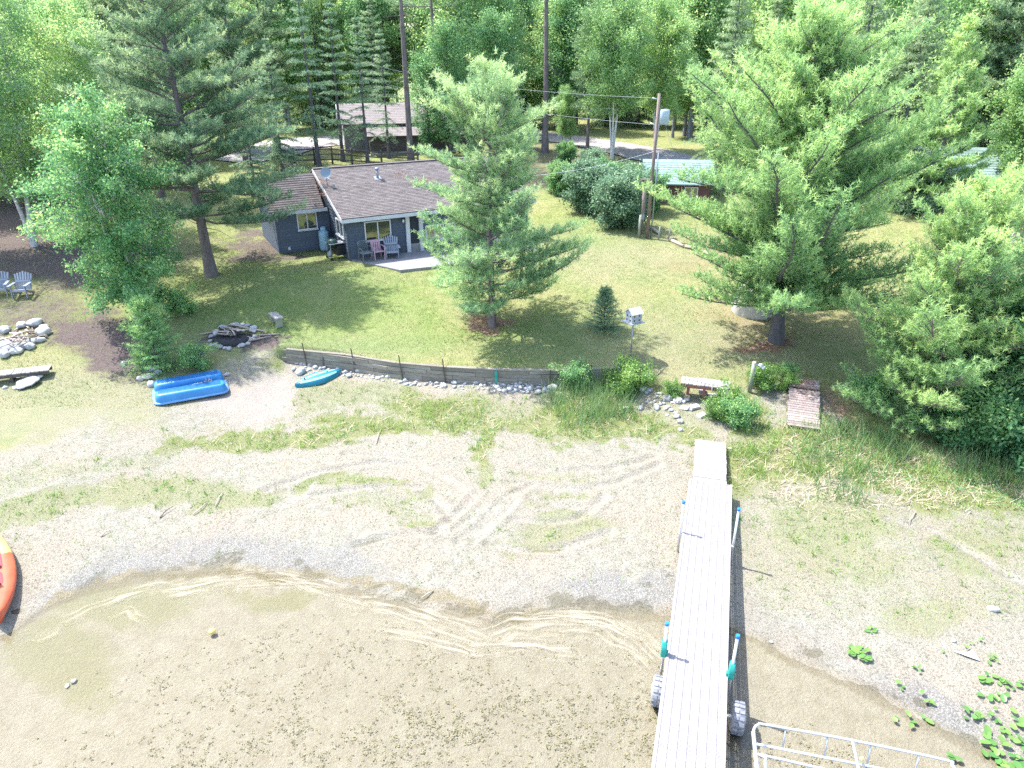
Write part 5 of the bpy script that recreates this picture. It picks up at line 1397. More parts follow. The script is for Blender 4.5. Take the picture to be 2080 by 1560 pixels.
# ------------------------------------------------------------------ stones
STM = []
for i in range(9):
    STM.append(MB().blob((0, 0, 0), (1, .8 + .04 * i % .3, .62 + .05 * (i % 4)), i * 7 + 1, .22, 2 if i < 6 else 1, flatb=.6).mesh("stone", M['stone'] if i % 3 else M['stone_pale']))
def stone(p, r, label, group, idx, name="stone", parent=None, sink=.25, fl=1.0):
    o = link(name, STM[idx % 9], parent)
    o.location = (p[0], p[1], p[2] + r * (.45 - sink)); o.scale = (r, r * q.uniform(.8, 1.1), r * q.uniform(.8, 1.1) * fl); o.rotation_euler = (q.uniform(-.2, .2), q.uniform(-.2, .2), q.uniform(0, 6.28))
    if label: tag(o, label, "stone", group)
    return o
q = random.Random(21)
def row(pts, n, spread_, rmin, rmax, label, group):
    k = 0; placed = []
    for tr_ in range(n * 12):
        if k >= n: break
        t_ = q.random() * (len(pts) - 1); i = int(t_); f_ = t_ - i
        x = pts[i][0] * (1 - f_) + pts[i + 1][0] * f_; y = pts[i][1] * (1 - f_) + pts[i + 1][1] * f_ + q.uniform(-spread_, spread_)
        p = G(x + q.uniform(-6, 6), y); r = rmin + (rmax - rmin) * q.random() ** 1.8
        if any((p.x - a) ** 2 + (p.y - b_) ** 2 < (r + c_) ** 2 * .55 for a, b_, c_ in placed): continue
        placed.append((p.x, p.y, r)); stone(p, r, label, group, q.randint(0, 8)); k += 1
row([(592, 745), (700, 758), (790, 768)], 46, 8, .05, .13, "rounded stone half hidden in weeds at the foot of the wall's left part", "stones at the left foot of the retaining wall")
row([(800, 772), (900, 782), (1000, 786)], 40, 8, .05, .13, "rounded grey stone along the foot of the wall's middle part", "stones at the middle foot of the retaining wall")
row([(1005, 786), (1070, 788), (1140, 792)], 58, 10, .06, .13, "rounded blue grey stone packed below the wall's right part", "stones packed at the right foot of the retaining wall")
row([(1290, 770), (1320, 800), (1350, 825), (1400, 835)], 34, 22, .05, .15, "pale stone in the loose scatter right of the birdhouse pole", "pale stones between birdhouse and platform")
BIG = [((1125, 790), .24, "large round boulder under the bright shrub at the wall"), ((612, 757), .22, "pale boulder at the left end behind the turquoise board"), ((1302, 772), .26, "broad pale boulder just right of the birdhouse pole foot"),
       ((1271, 832), .12, "white round stone left of a row of four below the birdhouse"), ((1301, 831), .12, "white round stone second from left below the birdhouse"), ((1355, 812), .17, "white blotched stone with a green plant behind it, left of the platform"),
       ((1378, 815), .18, "flat pale stone touching the green tuft left of the platform steps"), ((1356, 828), .09, "small white stone under the blotched stone"), ((1382, 858), .12, "white stone alone in grass above the dock's left corner"),
       ((1382, 874), .10, "lower of two white stones above the dock's left corner"), ((1372, 788), .11, "white stone touching the left corner of the plank platform"), ((1640, 872), .10, "white stone at the lower end of the old boardwalk"),
       ((2017, 1240), .115, "pinkish white stone alone on the mud at the far right"), ((253, 740), .13, "pale stone alone in the grass left of the blue boat"), ((291, 738), .11, "small grey stone above the pile left of the blue boat"),
       ((300, 768), .22, "leftmost grey boulder in the pile beside the blue boat"), ((310, 752), .21, "topmost boulder in the pile beside the blue boat"), ((322, 760), .17, "boulder of the pile touching the blue boat's corner"),
       ((308, 783), .20, "lower boulder of the pile beside the blue boat"), ((286, 772), .15, "flat pale boulder on the outer side of the pile"), ((460, 762), .12, "stone at the right rear corner of the blue boat"),
       ((58, 782), .42, "wide flat pale slab rock below the left plank walk"), ((72, 769), .30, "dark flat rock lying on the pale slab"), ((12, 788), .10, "small stone under the left plank walk, leftmost"), ((32, 789), .09, "small stone under the left plank walk, middle"),
       ((1936, 1302), .05, "small white pebble near the white scrap"), ((1642, 1247), .04, "small pebble on the mud right of the dock"), ((1484, 913), .085, "white stone against the right side of the wooden dock"), ((1567, 1305), .04, "tiny pale pebble right of the dock near the waterline"),
       ((150, 1384), .07, "white shell lump under water at the lower left"), ((137, 1395), .05, "smaller white shell lump under water at the lower left")]
for i, ((x, y), r, lb_) in enumerate(BIG):
    o = stone(G(x, y), r, lb_, None, i * 4 + (2 if i in (21, 22) else 0), fl=.35 if i in (21, 22) else 1.0)

# ------------------------------------------------------------------ fire pits
def firepit(label, px, py, R, n, seed, charred=True, big=None):
    global q
    q = random.Random(seed); c = G(px, py)
    t = thing("fire_pit", label, "fire pit", c)
    part(MB().lathe([(R * .95, -.12), (R * .92, .03), (R * .5, .05), (.01, .06)], 18), "ash_bed", M['char'] if charred else M['stone'], t)
    for i in range(n):
        a = 6.283 * i / n + q.uniform(-.1, .1); r = q.uniform(.09, .16) if big is None else q.uniform(*big)
        o = link("stone", STM[q.randint(0, 5)], t); x, y = math.cos(a) * R * q.uniform(.94, 1.12), math.sin(a) * R * q.uniform(.94, 1.12)
        o.location = (x, y, tz(c.x + x, c.y + y) - c.z + r * .3); o.scale = (r, r * q.uniform(.75, 1.2), r * .85); o.rotation_euler = (0, 0, q.uniform(0, 6.28))
    for i in range(28 if charred else 34):
        a = q.uniform(0, 6.28); L = q.uniform(.35, 1.0); rr = q.uniform(.012, .045)
        x, y = q.gauss(0, R * .4), q.gauss(0, R * .4); ca, sa = math.cos(a) * L / 2, math.sin(a) * L / 2; zz_ = .10 + q.random() * .16
        part(MB().tube([(x - ca, y - sa, zz_), (x + q.gauss(0, .03), y + q.gauss(0, .03), zz_ + .05), (x + ca, y + sa, zz_ + q.uniform(-.04, .12))], [rr, rr * .9, rr * .5], 6), "stick", M['char'] if (charred and i % 3 == 0) else M['stick'], t)
    return t
firepit("blackened fire pit ringed with round stones, on the lawn left of the bench", 474, 684, .80, 23, 3)
firepit("pale fire pit heaped with dry branches at the left picture edge", 32, 692, 1.0, 13, 4, False, (.16, .34))
q = random.Random(8)
for (x, y, a, L) in [(528, 690, .5, .9), (548, 682, .1, .8), (508, 688, -.6, .7), (520, 672, -.4, .9), (470, 703, .15, .5), (428, 678, .4, .8)]:
    p = G(x, y); tag(MB().tube([p + Vector((-math.cos(a) * L / 2, -math.sin(a) * L / 2, .04)), p + Vector((math.cos(a) * L / 2, math.sin(a) * L / 2, .06))], .035, 6).build("firewood", M['stick']),
        {528: "split log farthest right of the blackened fire pit", 548: "log between the fire pit and the bench", 508: "log lying against the right stones of the blackened fire pit", 520: "log at the rear right of the blackened fire pit",
         470: "flat grey billet in front of the blackened fire pit", 428: "branch at the left of the blackened fire pit"}[x], "log", "firewood round the blackened pit")

# small bench by the fire pit
p = G(563, 660); t = thing("plank_bench", "small weathered plank bench beside the blackened fire pit", "bench", p, -.95)
for s in (-1, 1): part(MB().box((0, s * .085, .40), (.85, .155, .045)), "seat_plank", M['wood_grey'], t)
for s in (-1, 1): part(MB().box((s * .30, 0, .19), (.06, .28, .38)), "leg", M['post_green'], t)

def plank_deck(name, label, cat, pa, pb_, w0, n, z, mat, th=.04, gap=.014, rails=True, seed=1, miss=(), jit=.01, railmat='wood_dark', legs=0, group=None, zb=None):
    """boards laid across a line from pa to pb_"""
    qq = random.Random(seed)
    pa, pb_ = Vector((pa[0], pa[1], 0)), Vector((pb_[0], pb_[1], 0)); d = pb_ - pa; L = d.length; ang = math.atan2(d.y, d.x)
    z0, z1 = z if isinstance(z, tuple) else (z, z)
    t = thing(name, label, cat, (pa.x, pa.y, z0), 0, group, rot=(0, -math.atan2(z1 - z0, L), ang))
    bw = L / n; me_ = MB().box((0, 0, 0), (bw - gap, w0, th)).mesh("plank", M[mat])
    for i in range(n):
        if i in miss: continue
        o = link("plank", me_, t); o.location = ((i + .5) * bw, qq.uniform(-jit, jit), -th / 2 + qq.uniform(-.004, .004)); o.rotation_euler = (qq.uniform(-.01, .01) * 0, 0, qq.uniform(-.006, .006) * jit * 100)
    if rails:
        for s in (-1, 1): part(MB().box((L / 2, s * (w0 / 2 - .06), -th - .065), (L - .02, .045, .12)), "rail", M[railmat], t)
    for i in range(legs):
        for s in (-1, 1): part(MB().box((L * (i + .5) / legs, s * (w0 / 2 - .13), -th - .22), (.09, .09, .42)), "leg", M[railmat], t)
    return t
a_, b_ = at(102, 746, .98), at(-60, 764, .98); z_ = .98
plank_deck("plank_walk", "low grey plank walk entering at the left picture edge", "boardwalk", a_, b_, .50, 17, z_, 'wood_grey', seed=2, gap=.016, legs=3)
a_, b_ = at(1443, 896, .48), at(1441, 984, .50)
plank_deck("wooden_dock", "short weathered wooden dock section at the shore end of the long dock", "dock", a_, b_, .93, 22, (.48, .49), 'wood_grey', seed=3, gap=.012, legs=2, jit=.012)
a_, b_ = at(1633, 775, .98), at(1632, 868, .62)
plank_deck("old_boardwalk", "old brown boardwalk with needles on it beside the short white pine", "boardwalk", a_, b_, .98, 21, (1.08, .60), 'wood_old', seed=4, gap=.020, legs=2, jit=.02, miss=(4,))
nb_ = MB(); q = random.Random(4)
for i in range(420):
    u = abs(q.gauss(0, .5)); v = q.gauss(0, .28); P = Vector((a_[0], a_[1], 1.10)).lerp(Vector((b_[0], b_[1], .62)), min(.9, u / 2.3)); an = q.uniform(0, 3.14); l_ = q.uniform(.05, .11)
    P = P + Vector((v, 0, .0)); nb_.add([P, P + Vector((math.cos(an) * l_, math.sin(an) * l_, .006)), P + Vector((-math.sin(an) * .02, math.cos(an) * .02, .008))], [(0, 1, 2)])
tag(nb_.build("fallen_needles", M['rust']), kind='stuff')
# small platform with steps
a_, b_ = at(1384, 771, 1.18), at(1482, 783, 1.18)
pf = plank_deck("plank_platform", "small raised plank platform with a red brown edge near the lamp post", "platform", a_, b_, .55, 12, 1.18, 'wood_grey', seed=5, gap=.018, railmat='wood_red', legs=3)
Lp = (Vector(b_) - Vector(a_)).length
part(MB().add([(.55, .02, .012), (Lp + .02, -.20, .012), (Lp + .02, .30, .012), (.55, .30, .012), (.55, .02, .002), (Lp + .02, -.20, .002), (Lp + .02, .30, .002), (.55, .30, .002)], [(0, 1, 2, 3), (0, 4, 5, 1), (1, 5, 6, 2), (2, 6, 7, 3), (3, 7, 4, 0)]), "white_board", M['tarp'], pf)
for i in range(3): part(MB().box((1.05 + i * .18, -.30, -.22), (.03, .03, .38)), "spindle", M['white_trim'], pf)
p = G(1427, 803); tag(MB().box((p.x, p.y, p.z + .12), (.26, .24, .10)).box((p.x, p.y + .05, p.z + .02), (.20, .14, .16)).build("step_block", M['wood_grey']), "small grey step block in front of the plank platform", "step")
for i, (x, y, w) in enumerate([(1452, 806, .42), (1440, 822, .36), (1410, 828, .34), (1425, 845, .3)]):
    p = G(x, y); tag(MB().box((p.x, p.y, p.z + .03), (w, w * .7, .08), (0, 0, .2 * i)).build("paving_slab", M['stone_pale']), ["pale slab directly under the plank platform", "broken slab below the platform steps", "leftmost slab on the sandy path to the dock", "lowest slab on the sandy path to the dock"][i], "slab", "slabs of the path to the dock")

# ------------------------------------------------------------------ birdhouse, lamp post
p = G(1281, 722); hp = height_to(p, 654)
t = thing("birdhouse", "white two storey birdhouse with a pitched roof on a tall thin pole", "birdhouse", p, math.radians(28))
part(MB().tube([(0, 0, -.05), (.0, 0, hp)], .024, 8), "pole", M['galv'], t)
part(MB().box((0, 0, hp + .015), (.62, .60, .03)), "platform", M['alu_white'], t)
hb = part(MB().box((0, 0, hp + .20), (.44, .40, .34)).add([(-.22, -.20, hp + .37), (-.22, .20, hp + .37), (-.22, 0, hp + .53), (.22, -.20, hp + .37), (.22, .20, hp + .37), (.22, 0, hp + .53)], [(0, 2, 1), (3, 4, 5), (0, 3, 5, 2), (1, 2, 5, 4)]), "house_body", M['alu_white'], t)
for s in (-1, 1): part(MB().box((0, s * .125, hp + .455), (.52, .31, .018), (-s * math.atan2(.16, .20), 0, 0)), "roof_panel", M['white_trim'], t)
for z_ in (.12, .28):
    for x_ in (-.11, .11): part(MB().tube([(x_, -.20, hp + z_), (x_, -.206, hp + z_)], .032, 10), "entrance_hole", M['black'], hb)
    for y_ in (-.10, .10): part(MB().tube([(-.22, y_, hp + z_), (-.226, y_, hp + z_)], .032, 10), "entrance_hole", M['black'], hb)
part(MB().box((0, -.22, hp + .2), (.44, .03, .015)), "ledge", M['alu_white'], hb)

p = G(1522, 797); hp = height_to(p, 735)
t = thing("lamp_post", "short greenish wooden post with two white floodlights near the water's edge", "lamp post", p)
part(MB().tube([(0, 0, -.1), (.01, 0, hp)], .065, 10), "post", M['post_green'], t)
for i, (dx_, dz_) in enumerate([(.16, -.06), (.26, -.16)]):
    l_ = part(MB().tube([(0, -.05, hp - .08), (dx_, -.08, hp + dz_)], .018, 6), "lamp_arm", M['galv'], t)
    part(MB().lathe([(.03, -.06), (.045, 0), (.085, .10), (.08, .10)], 12).mesh if False else MB().tube([(dx_, -.08, hp + dz_), (dx_ + .07, -.14, hp + dz_ - .02)], [.04, .08], 12), "lamp_head", M['lamp_white'], l_)
part(MB().tube([(.05, -.06, hp - .3), (.05, -.06, .25)], .012, 5), "conduit", M['galv'], t)

# ------------------------------------------------------------------ blue pedal boat, upside down
c = (G(318, 800) + G(455, 795)) / 2
ax = G(455, 795) - G(335, 815); ang = math.atan2(ax.y, ax.x)
cb = (G(325, 812) + G(452, 756) ) / 2
t = thing("pedal_boat", "blue plastic pedal boat lying upside down on the sand by a pile of stones", "pedal boat", (G(385, 796).x, G(385, 796).y + .12, G(385, 796).z), ang)
def rrect(L, W, r, z, n=5):
    P = []
    for cx, cy, a0 in ((L / 2 - r, W / 2 - r, 0), (-L / 2 + r, W / 2 - r, 90), (-L / 2 + r, -W / 2 + r, 180), (L / 2 - r, -W / 2 + r, 270)):
        for k in range(n + 1):
            a = math.radians(a0 + 90 * k / n); P.append((cx + r * math.cos(a), cy + r * math.sin(a), z))
    return P
def loft(mb, rings, smooth=True, cap=True, mi=0):
    V = [p for R in rings for p in R]; n = len(rings[0]); F = []
    for i in range(len(rings) - 1):
        for k in range(n): F.append((i * n + k, i * n + (k + 1) % n, (i + 1) * n + (k + 1) % n, (i + 1) * n + k))
    if cap: F.append(tuple((len(rings) - 1) * n + k for k in range(n)))
    return mb.add(V, F, smooth, mi)
LB, WB = 2.45, 1.62
part(loft(MB(), [rrect(LB, WB, .26, 0), rrect(LB + .03, WB + .03, .27, .03), rrect(LB, WB, .26, .06), rrect(LB - .06, WB - .06, .24, .07)]), "rim", M['boat_rim'], t)
for s in (-1, 1):
    hb = MB()
    def sh(R): return [(x, y + s * .48, z) for x, y, z in R]
    loft(hb, [sh(rrect(LB - .12, .60, .20, .06)), sh(rrect(LB - .15, .57, .20, .20)), sh(rrect(LB - .20, .52, .18, .29)), sh(rrect(LB - .30, .42, .14, .335))])
    hull = part(hb, "pontoon", M['boat_blue'], t)
    for k in range(4):
        y_ = s * .48 - .15 + k * .10
        part(MB().box((-.02, y_, .337), (LB - .42, .028, .02)), "groove", M['boat_dark'], hull)
part(loft(MB(), [rrect(LB - .14, .44, .1, .06), rrect(LB - .2, .38, .1, .09)]), "keel_channel", M['boat_blue'], t)
pw = MB()
for k in range(4): pw.box((.62, 0, .19), (.30, .22, .02), (0, k * math.pi / 4 + .3, 0))
part(pw, "paddle_wheel", M['fabric_grey'], t)
part(MB().box((.25, .02, .19), (.34, .10, .05), (0, 0, .1)), "rudder_bar", M['alu'], t)
part(MB().tube([(-1.0, .02, .16), (-.5, .04, .18), (.1, .02, .18)], .015, 5), "strap", M['rope'], t)

# turquoise board, upside down
A0, A1 = G(600, 787), G(694, 757); L = (A1 - A0).length
t = thing("kayak", "turquoise hull with pale stripes lying upside down at the left end of the wall", "kayak", (A0 + A1) / 2 + Vector((0, 0, .0)), math.atan2(A1.y - A0.y, A1.x - A0.x))
t.rotation_euler = (0, -math.atan2(A1.z - A0.z, L), math.atan2(A1.y - A0.y, A1.x - A0.x))
def hullmesh(L, W, H_, n=22, m=20, stripes=None, p=.8, blunt=.0):
    hb = MB(); V = []; F = []; mi = []
    for i in range(n + 1):
        u = i / n; w = W / 2 * max(.03, (math.sin(math.pi * (u * (1 - blunt) + blunt * .5))) ** p) ; h_ = H_ * (.55 + .45 * math.sin(math.pi * u) ** .6)
        for k in range(m + 1):
            a = math.pi * k / m; V.append((L * (u - .5), -w * math.cos(a), h_ * math.sin(a) ** .75 * (1 + .05 * math.cos(a * 8))))
    for i in range(n):
        for k in range(m):
            F.append((i * (m + 1) + k, (i + 1) * (m + 1) + k, (i + 1) * (m + 1) + k + 1, i * (m + 1) + k + 1)); mi.append(1 if stripes and stripes(k / m, i / n) else 0)
    b0 = len(hb.v); hb.v += V; hb.f += F; hb.sm += [True] * len(F); hb.mi += mi; hb.var += [.5] * len(V)
    return hb
hullmesh(L, .78, .26, stripes=lambda k, u: (.18 < k < .30 or .44 < k < .60 or .72 < k < .82) and .06 < u < .84).build("hull", [M['turq_dark'], M['turq_pale']], t)
for x_ in (-.55, .35): part(MB().tube([(x_, -.03, .245), (x_, -.03, .268)], .03, 8), "scupper", M['rope'], t)

# orange kayak at the left edge, right way up
A0, A1 = G(6, 1281), G(-20, 1086); L = (A1 - A0).length
t = thing("kayak", "orange and yellow sit on top kayak at the left edge, by the water", "kayak", (A0 + A1) / 2 + Vector((0, 0, .03)), math.atan2(A1.y - A0.y, A1.x - A0.x))
t.rotation_euler = (0, -math.atan2(A1.z - A0.z, L), math.atan2(A1.y - A0.y, A1.x - A0.x))
V = []; F = []; mi = []; n, mm_ = 26, 12
prof_ = [(-0.0, 0.02), (-.62, .0), (-.95, .10), (-1.0, .20), (-.90, .27), (-.55, .30), (0, .31), (.55, .30), (.90, .27), (1.0, .20), (.95, .10), (.62, .0)]
hb = MB()
for i in range(n + 1):
    u = i / n; w = .46 * max(.04, math.sin(math.pi * u) ** .75); lift_ = .16 * abs(2 * u - 1) ** 2.5
    for (yy, zz_) in prof_: V.append((L * (u - .5), yy * w, zz_ * (.9 + .1 * math.sin(math.pi * u)) + lift_))
for i in range(n):
    for k in range(mm_):
        F.append((i * mm_ + k, i * mm_ + (k + 1) % mm_, (i + 1) * mm_ + (k + 1) % mm_, (i + 1) * mm_ + k)); mi.append(1 if (.60 < i / n < .84) else 0)
F += [tuple(range(mm_))[::-1], tuple(n * mm_ + k for k in range(mm_))]; mi += [0, 0]
hb.v = V; hb.f = F; hb.sm = [True] * len(F); hb.mi = mi; hb.var = [.5] * len(V)
hb.build("hull", [M['kayak_red'], M['kayak_yellow']], t)
for (x_, lx, ly) in [(-.55, .62, .36), (.32, 1.0, .42)]:
    ck = part(loft(MB(), [[(p_[0] + x_, p_[1], p_[2]) for p_ in rrect(lx, ly, .15, .318)], [(p_[0] + x_, p_[1], p_[2]) for p_ in rrect(lx - .08, ly - .08, .13, .322)]]), "cockpit_well", M['seat_red'], t)
    part(MB().box((x_ - .12, 0, .345), (lx * .34, ly * .62, .05)).box((x_ - .12 - lx * .2, 0, .43), (.05, ly * .7, .20), (0, -.3, 0)), "seat_pad", M['fabric_grey'], ck)
part(MB().tube([(-L * .40, .02, .34), (-L * .40 - .1, .02, .36)], .02, 6), "handle", M['rope'], t)

# ------------------------------------------------------------------ the long aluminium dock
_pf = Vector((at(1401, 974, .55) + at(1486.4, 984.5, .55)) / 2); _pn = Vector((at(1324.7, 1560, .85) + at(1471.7, 1560, .85)) / 2)
_dd = _pf - _pn                       # local +y runs to the shore
DA = -math.atan2(_dd.x, _dd.y)
DW, DL = 1.165, 14.4
dock = thing("long_dock", "long white dock with perforated deck panels running from the shore out of the picture", "dock", _pf, 0, rot=(math.atan2(_dd.z, math.hypot(_dd.x, _dd.y)), 0, DA))
pm = MB(); PLN = .305
for i in range(8): pm.box((-DW / 2 + .03 + i * (DW - .06) / 7, 0, 0), (.055 if i in (0, 7) else .046, PLN - .0015, .040))
for i in range(7):
    x0 = -DW / 2 + .035 + i * (DW - .07) / 7
    for k in (1, 2): pm.box((x0 + k * (DW - .07) / 21, 0, -.008), (.007, PLN - .002, .022))
for j in range(12): pm.box((0, -PLN / 2 + .012 + j * (PLN - .024) / 11, -.006), (DW - .01, .0165, .026))
pme = pm.mesh("deck_panel", M['deck_plastic'])
for i in range(int(DL / PLN)):
    o = link("deck_panel", pme, dock); o.location = (0, -(i + .5) * PLN, 0)
for s in (-1, 1): part(MB().box((s * (DW / 2 - .02), -DL / 2, -.085), (.04, DL, .12)), "side_beam", M['alu'], dock)
for i in range(15): part(MB().box((0, -.1 - i * 1.0, -.07), (DW - .08, .05, .06)), "cross_beam", M['alu'], dock)
for i in range(14): part(MB().tube([((-1) ** i * (DW / 2 - .06), -.15 - i * 1.0, -.12), (-(-1) ** i * (DW / 2 - .06), -1.05 - i * 1.0, -.12)], .016, 5), "brace", M['alu'], dock)
def dpole(s, y, top, bracket):
    x = s * (DW / 2 + .055)
    zb = -.85
    o = part(MB().tube([(x, y, zb), (x, y, top)], .029, 10), "leg_pipe", M['alu'], dock)
    part(MB().tube([(x, y, top - .03), (x, y, top + .035)], .040, 10), "pipe_cap", M['cap_blue'], o)
    if bracket:
        part(loft(MB(), [[(x + p_[0], y + p_[1], z_) for p_ in rrect(.115, .12, .03, 0)] for z_ in (-.02, .10, .34)]).box((x - s * .06, y, .05), (.06, .08, .10)), "jack_bracket", M['teal'], o)
    else:
        part(MB().box((x - s * .03, y, -.08), (.10, .10, .12)), "leg_bracket", M['alu'], o)
    return o
dpole(-1, -2.70, .88, False); dpole(1, -2.85, 1.02, False)
dpole(-1, -6.95, .76, True); dpole(1, -7.15, .98, True)
WZ = -.56
def dwheel(s, y):
    x0 = s * (DW / 2 + (.06 if s > 0 else -.14))
    o = part(MB().tube([(x0 - s * .1, y, WZ), (x0 + s * .30, y, WZ)], .035, 8), "axle", M['alu'], dock)
    R_ = .28
    w = MB()
    w.tube([(x0 + s * .08, y, WZ), (x0 + s * .10, y, WZ), (x0 + s * .30, y, WZ), (x0 + s * .32, y, WZ)], [R_ * .85, R_, R_, R_ * .85], 24)
    wh = part(w, "wheel", M['wheel_plastic'], dock)
    for k in range(16):
        a = 6.2832 * k / 16
        for h_ in (-.052, .052):
            part(MB().box((x0 + s * .20 + h_, y + math.cos(a) * (R_ + .008), WZ + math.sin(a) * (R_ + .008)), (.088, .060, .018), (a - math.pi / 2, 0, 0)), "tread", M['wheel_plastic'], wh)
    wm = part(MB().tube([(x0 + s * .305, y, WZ), (x0 + s * .335, y, WZ)], R_ * .45, 16), "hub", M['alu'], wh)
dwheel(-1, -7.35); dwheel(1, -7.55)

# ------------------------------------------------------------------ white pipe frame at the bottom right
LZ = 1.15
t = thing("boat_lift_frame", "white pipe frame of a boat lift at the bottom right corner", "boat lift")
def wp(x, y, z=LZ): return Vector(at(x, y, z))
def smoothp(P, n=5):
    out = []
    for i in range(len(P) - 1):
        p0, p1, p2, p3 = P[max(i - 1, 0)], P[i], P[i + 1], P[min(i + 2, len(P) - 1)]
        for k in range(n):
            u = k / n; out.append(.5 * ((2 * p1) + (p2 - p0) * u + (2 * p0 - 5 * p1 + 4 * p2 - p3) * u * u + (3 * p1 - p0 - 3 * p2 + p3) * u ** 3))
    return out + [P[-1]]
A_ = wp(1545, 1470); E_ = wp(1926, 1545); dA = (E_ - A_).normalized(); sd = Vector((dA.y, -dA.x, 0))   # sd towards the lake
if sd.y > 0: sd = -sd
top = [A_ + sd * .22 - dA * .13, A_ + sd * .10 - dA * .10, A_ + sd * .02 - dA * .02, A_ + dA * .10, A_.lerp(E_, .5) + Vector((0, 0, .03)), E_ - dA * .06, E_ + dA * .04 + sd * .06, E_ + dA * .05 + sd * .25]
part(MB().tube(smoothp(top), .024, 8), "top_rail", M['alu_white'], t)
lo0 = A_ - dA * .02 + sd * .12 - Vector((0, 0, .36)); lo1 = E_ - Vector((0, 0, .36)) + sd * .1
part(MB().tube([lo0, lo1], .022, 8), "lower_rail", M['alu_white'], t)
LEN = (E_ - A_).length
for k in (.14, .37, .60, .85):
    P_ = A_ + dA * LEN * k; part(MB().tube([P_, P_ - Vector((0, 0, .36)) + sd * .08], .016, 6), "rung", M['alu_white'], t)
part(MB().tube([A_ - dA * .13 + sd * .20, A_ - dA * .05 + sd * 3.2], .034, 8), "side_beam", M['alu_white'], t)
M2 = A_.lerp(E_, .5); part(MB().tube([M2 + Vector((0, 0, .04)), M2 + sd * 3.2 + Vector((0, 0, .04))], .024, 8), "cross_beam", M['alu_white'], t)
P_ = A_ + sd * .62 + dA * .02
part(MB().tube(smoothp([P_ + sd * .25 - Vector((0, 0, .02)), P_ + dA * .02 + sd * .04, P_ + dA * .14, P_ + dA * 3.6 + sd * .1]), .022, 8), "inner_rail", M['alu_white'], t)
for P_ in (A_ - dA * .05 + sd * 3.1, E_ + sd * 3.1, A_ - dA * .08 + sd * 2.2):
    part(MB().tube([P_, Vector((P_.x, P_.y, -.6))], .035, 8), "leg", M['alu_white'], t)
part(MB().tube([E_ + sd * .2, E_ + sd * 3.2], .034, 8), "side_beam", M['alu_white'], t)

# ------------------------------------------------------------------ utility pole, wires
p = G(1314, 484); hp = height_to(p, 190)
t = thing("utility_pole", "tall brown utility pole with a grey transformer, at the edge of the lawn", "utility pole", p)
part(MB().tube([(0, 0, -.2), (.05, .1, hp)], [.10, .072], 10), "pole", M['pole_wood'], t)
part(MB().lathe([(.20, 0), (.24, .02), (.24, .62), (.22, .68), (.05, .72)], 14, (.38, 0, hp * .80)), "transformer", M['transformer'], t)
part(MB().tube([(.19, -.06, 0), (.22, -.06, hp * .62)], .035, 8), "conduit", M['galv'], t)
for z_ in (hp - .25, hp * .80): part(MB().tube([(-.08, -.05, z_), (-.30, -.05, z_ + .06)], [.02, .035], 8), "insulator", M['lamp_white'], t)
p2 = G(1302, 476); h2 = height_to(p2, 368)
t2 = thing("meter_post", "shorter dark post with a flat cap beside the utility pole", "post", p2)
part(MB().tube([(0, 0, -.2), (0, 0, h2)], .10, 8), "post", M['pole_wood'], t2)
part(MB().box((0, 0, h2 + .05), (.46, .40, .10)), "cap", M['wood_dark'], t2)
part(MB().box((-.02, -.12, h2 * .35), (.2, .12, .3)), "meter_box", M['galv'], t2)
tag(MB().tube([p + Vector((-.42, .1, -.1)), p + Vector((-.40, .1, 1.2))], .07, 7).build("stub_post", M['post_green']), "short grey stub post left of the utility pole foot", "post")
def wire(a, b_, sag, label, r=.007):
    P = [a.lerp(b_, k / 12) - Vector((0, 0, sag * 4 * (k / 12) * (1 - k / 12))) for k in range(13)]
    tag(MB().tube(P, r, 4, cap=False).build("power_line", M['galv']), label, "wire", "overhead wires")
ptop = p + Vector((-.3, 0, hp - .2)); pmid = p + Vector((-.3, 0, hp * .80))
wire(ptop, ptop + Vector((-22, 34, 1.5)), .6, "upper thin wire leading left from the top of the utility pole")
wire(pmid, pmid + Vector((-22, 34, 1.5)), .6, "lower wire leading left from beside the transformer")
wire(p + Vector((0, 0, hp * .62)), hl(WL + .2, 2.2, 2.9), .25, "wire from the utility pole to the right end of the cabin roof", .008)
wire(p + Vector((.1, 0, hp - .6)), p + Vector((2.6, -1.5, 0)), .02, "slanting guy wire right of the transformer")
for (x, y, h_, r_, nm, lb_) in [(1337, 488, .75, .05, "stake", "leftmost slim stake right of the utility pole"), (1358, 486, .6, .05, "stake", "second slim stake right of the utility pole"), (2026, 516, 1.5, .03, "stake", "slim pale pole leaning by the right edge near the reddish patch")]:
    p_ = G(x, y); tag(MB().tube([p_ - Vector((0, 0, .1)), p_ + Vector((.04 if x < 2000 else .25, 0, h_))], r_, 7).build(nm, M['post_green'] if x < 2000 else M['galv']), lb_, "stake")
for i, ((x0, y0), (x1, y1)) in enumerate([((1320, 462), (1340, 474)), ((1360, 486), (1388, 500)), ((1428, 511), (1462, 524)), ((1392, 500), (1424, 508))]):
    a_, b_ = G(x0, y0, .08), G(x1, y1, .08)
    tag(MB().tube([a_, a_.lerp(b_, .5) + Vector((0, 0, .01)), b_], [.09, .085, .075], 8).build("log", M['stick']), ["short log end just behind the utility pole foot", "grey border log beside the slim stakes", "pale border log under the boughs of the big white pine", "border log between the other two under the big white pine"][i], "log", "logs bordering the lawn")

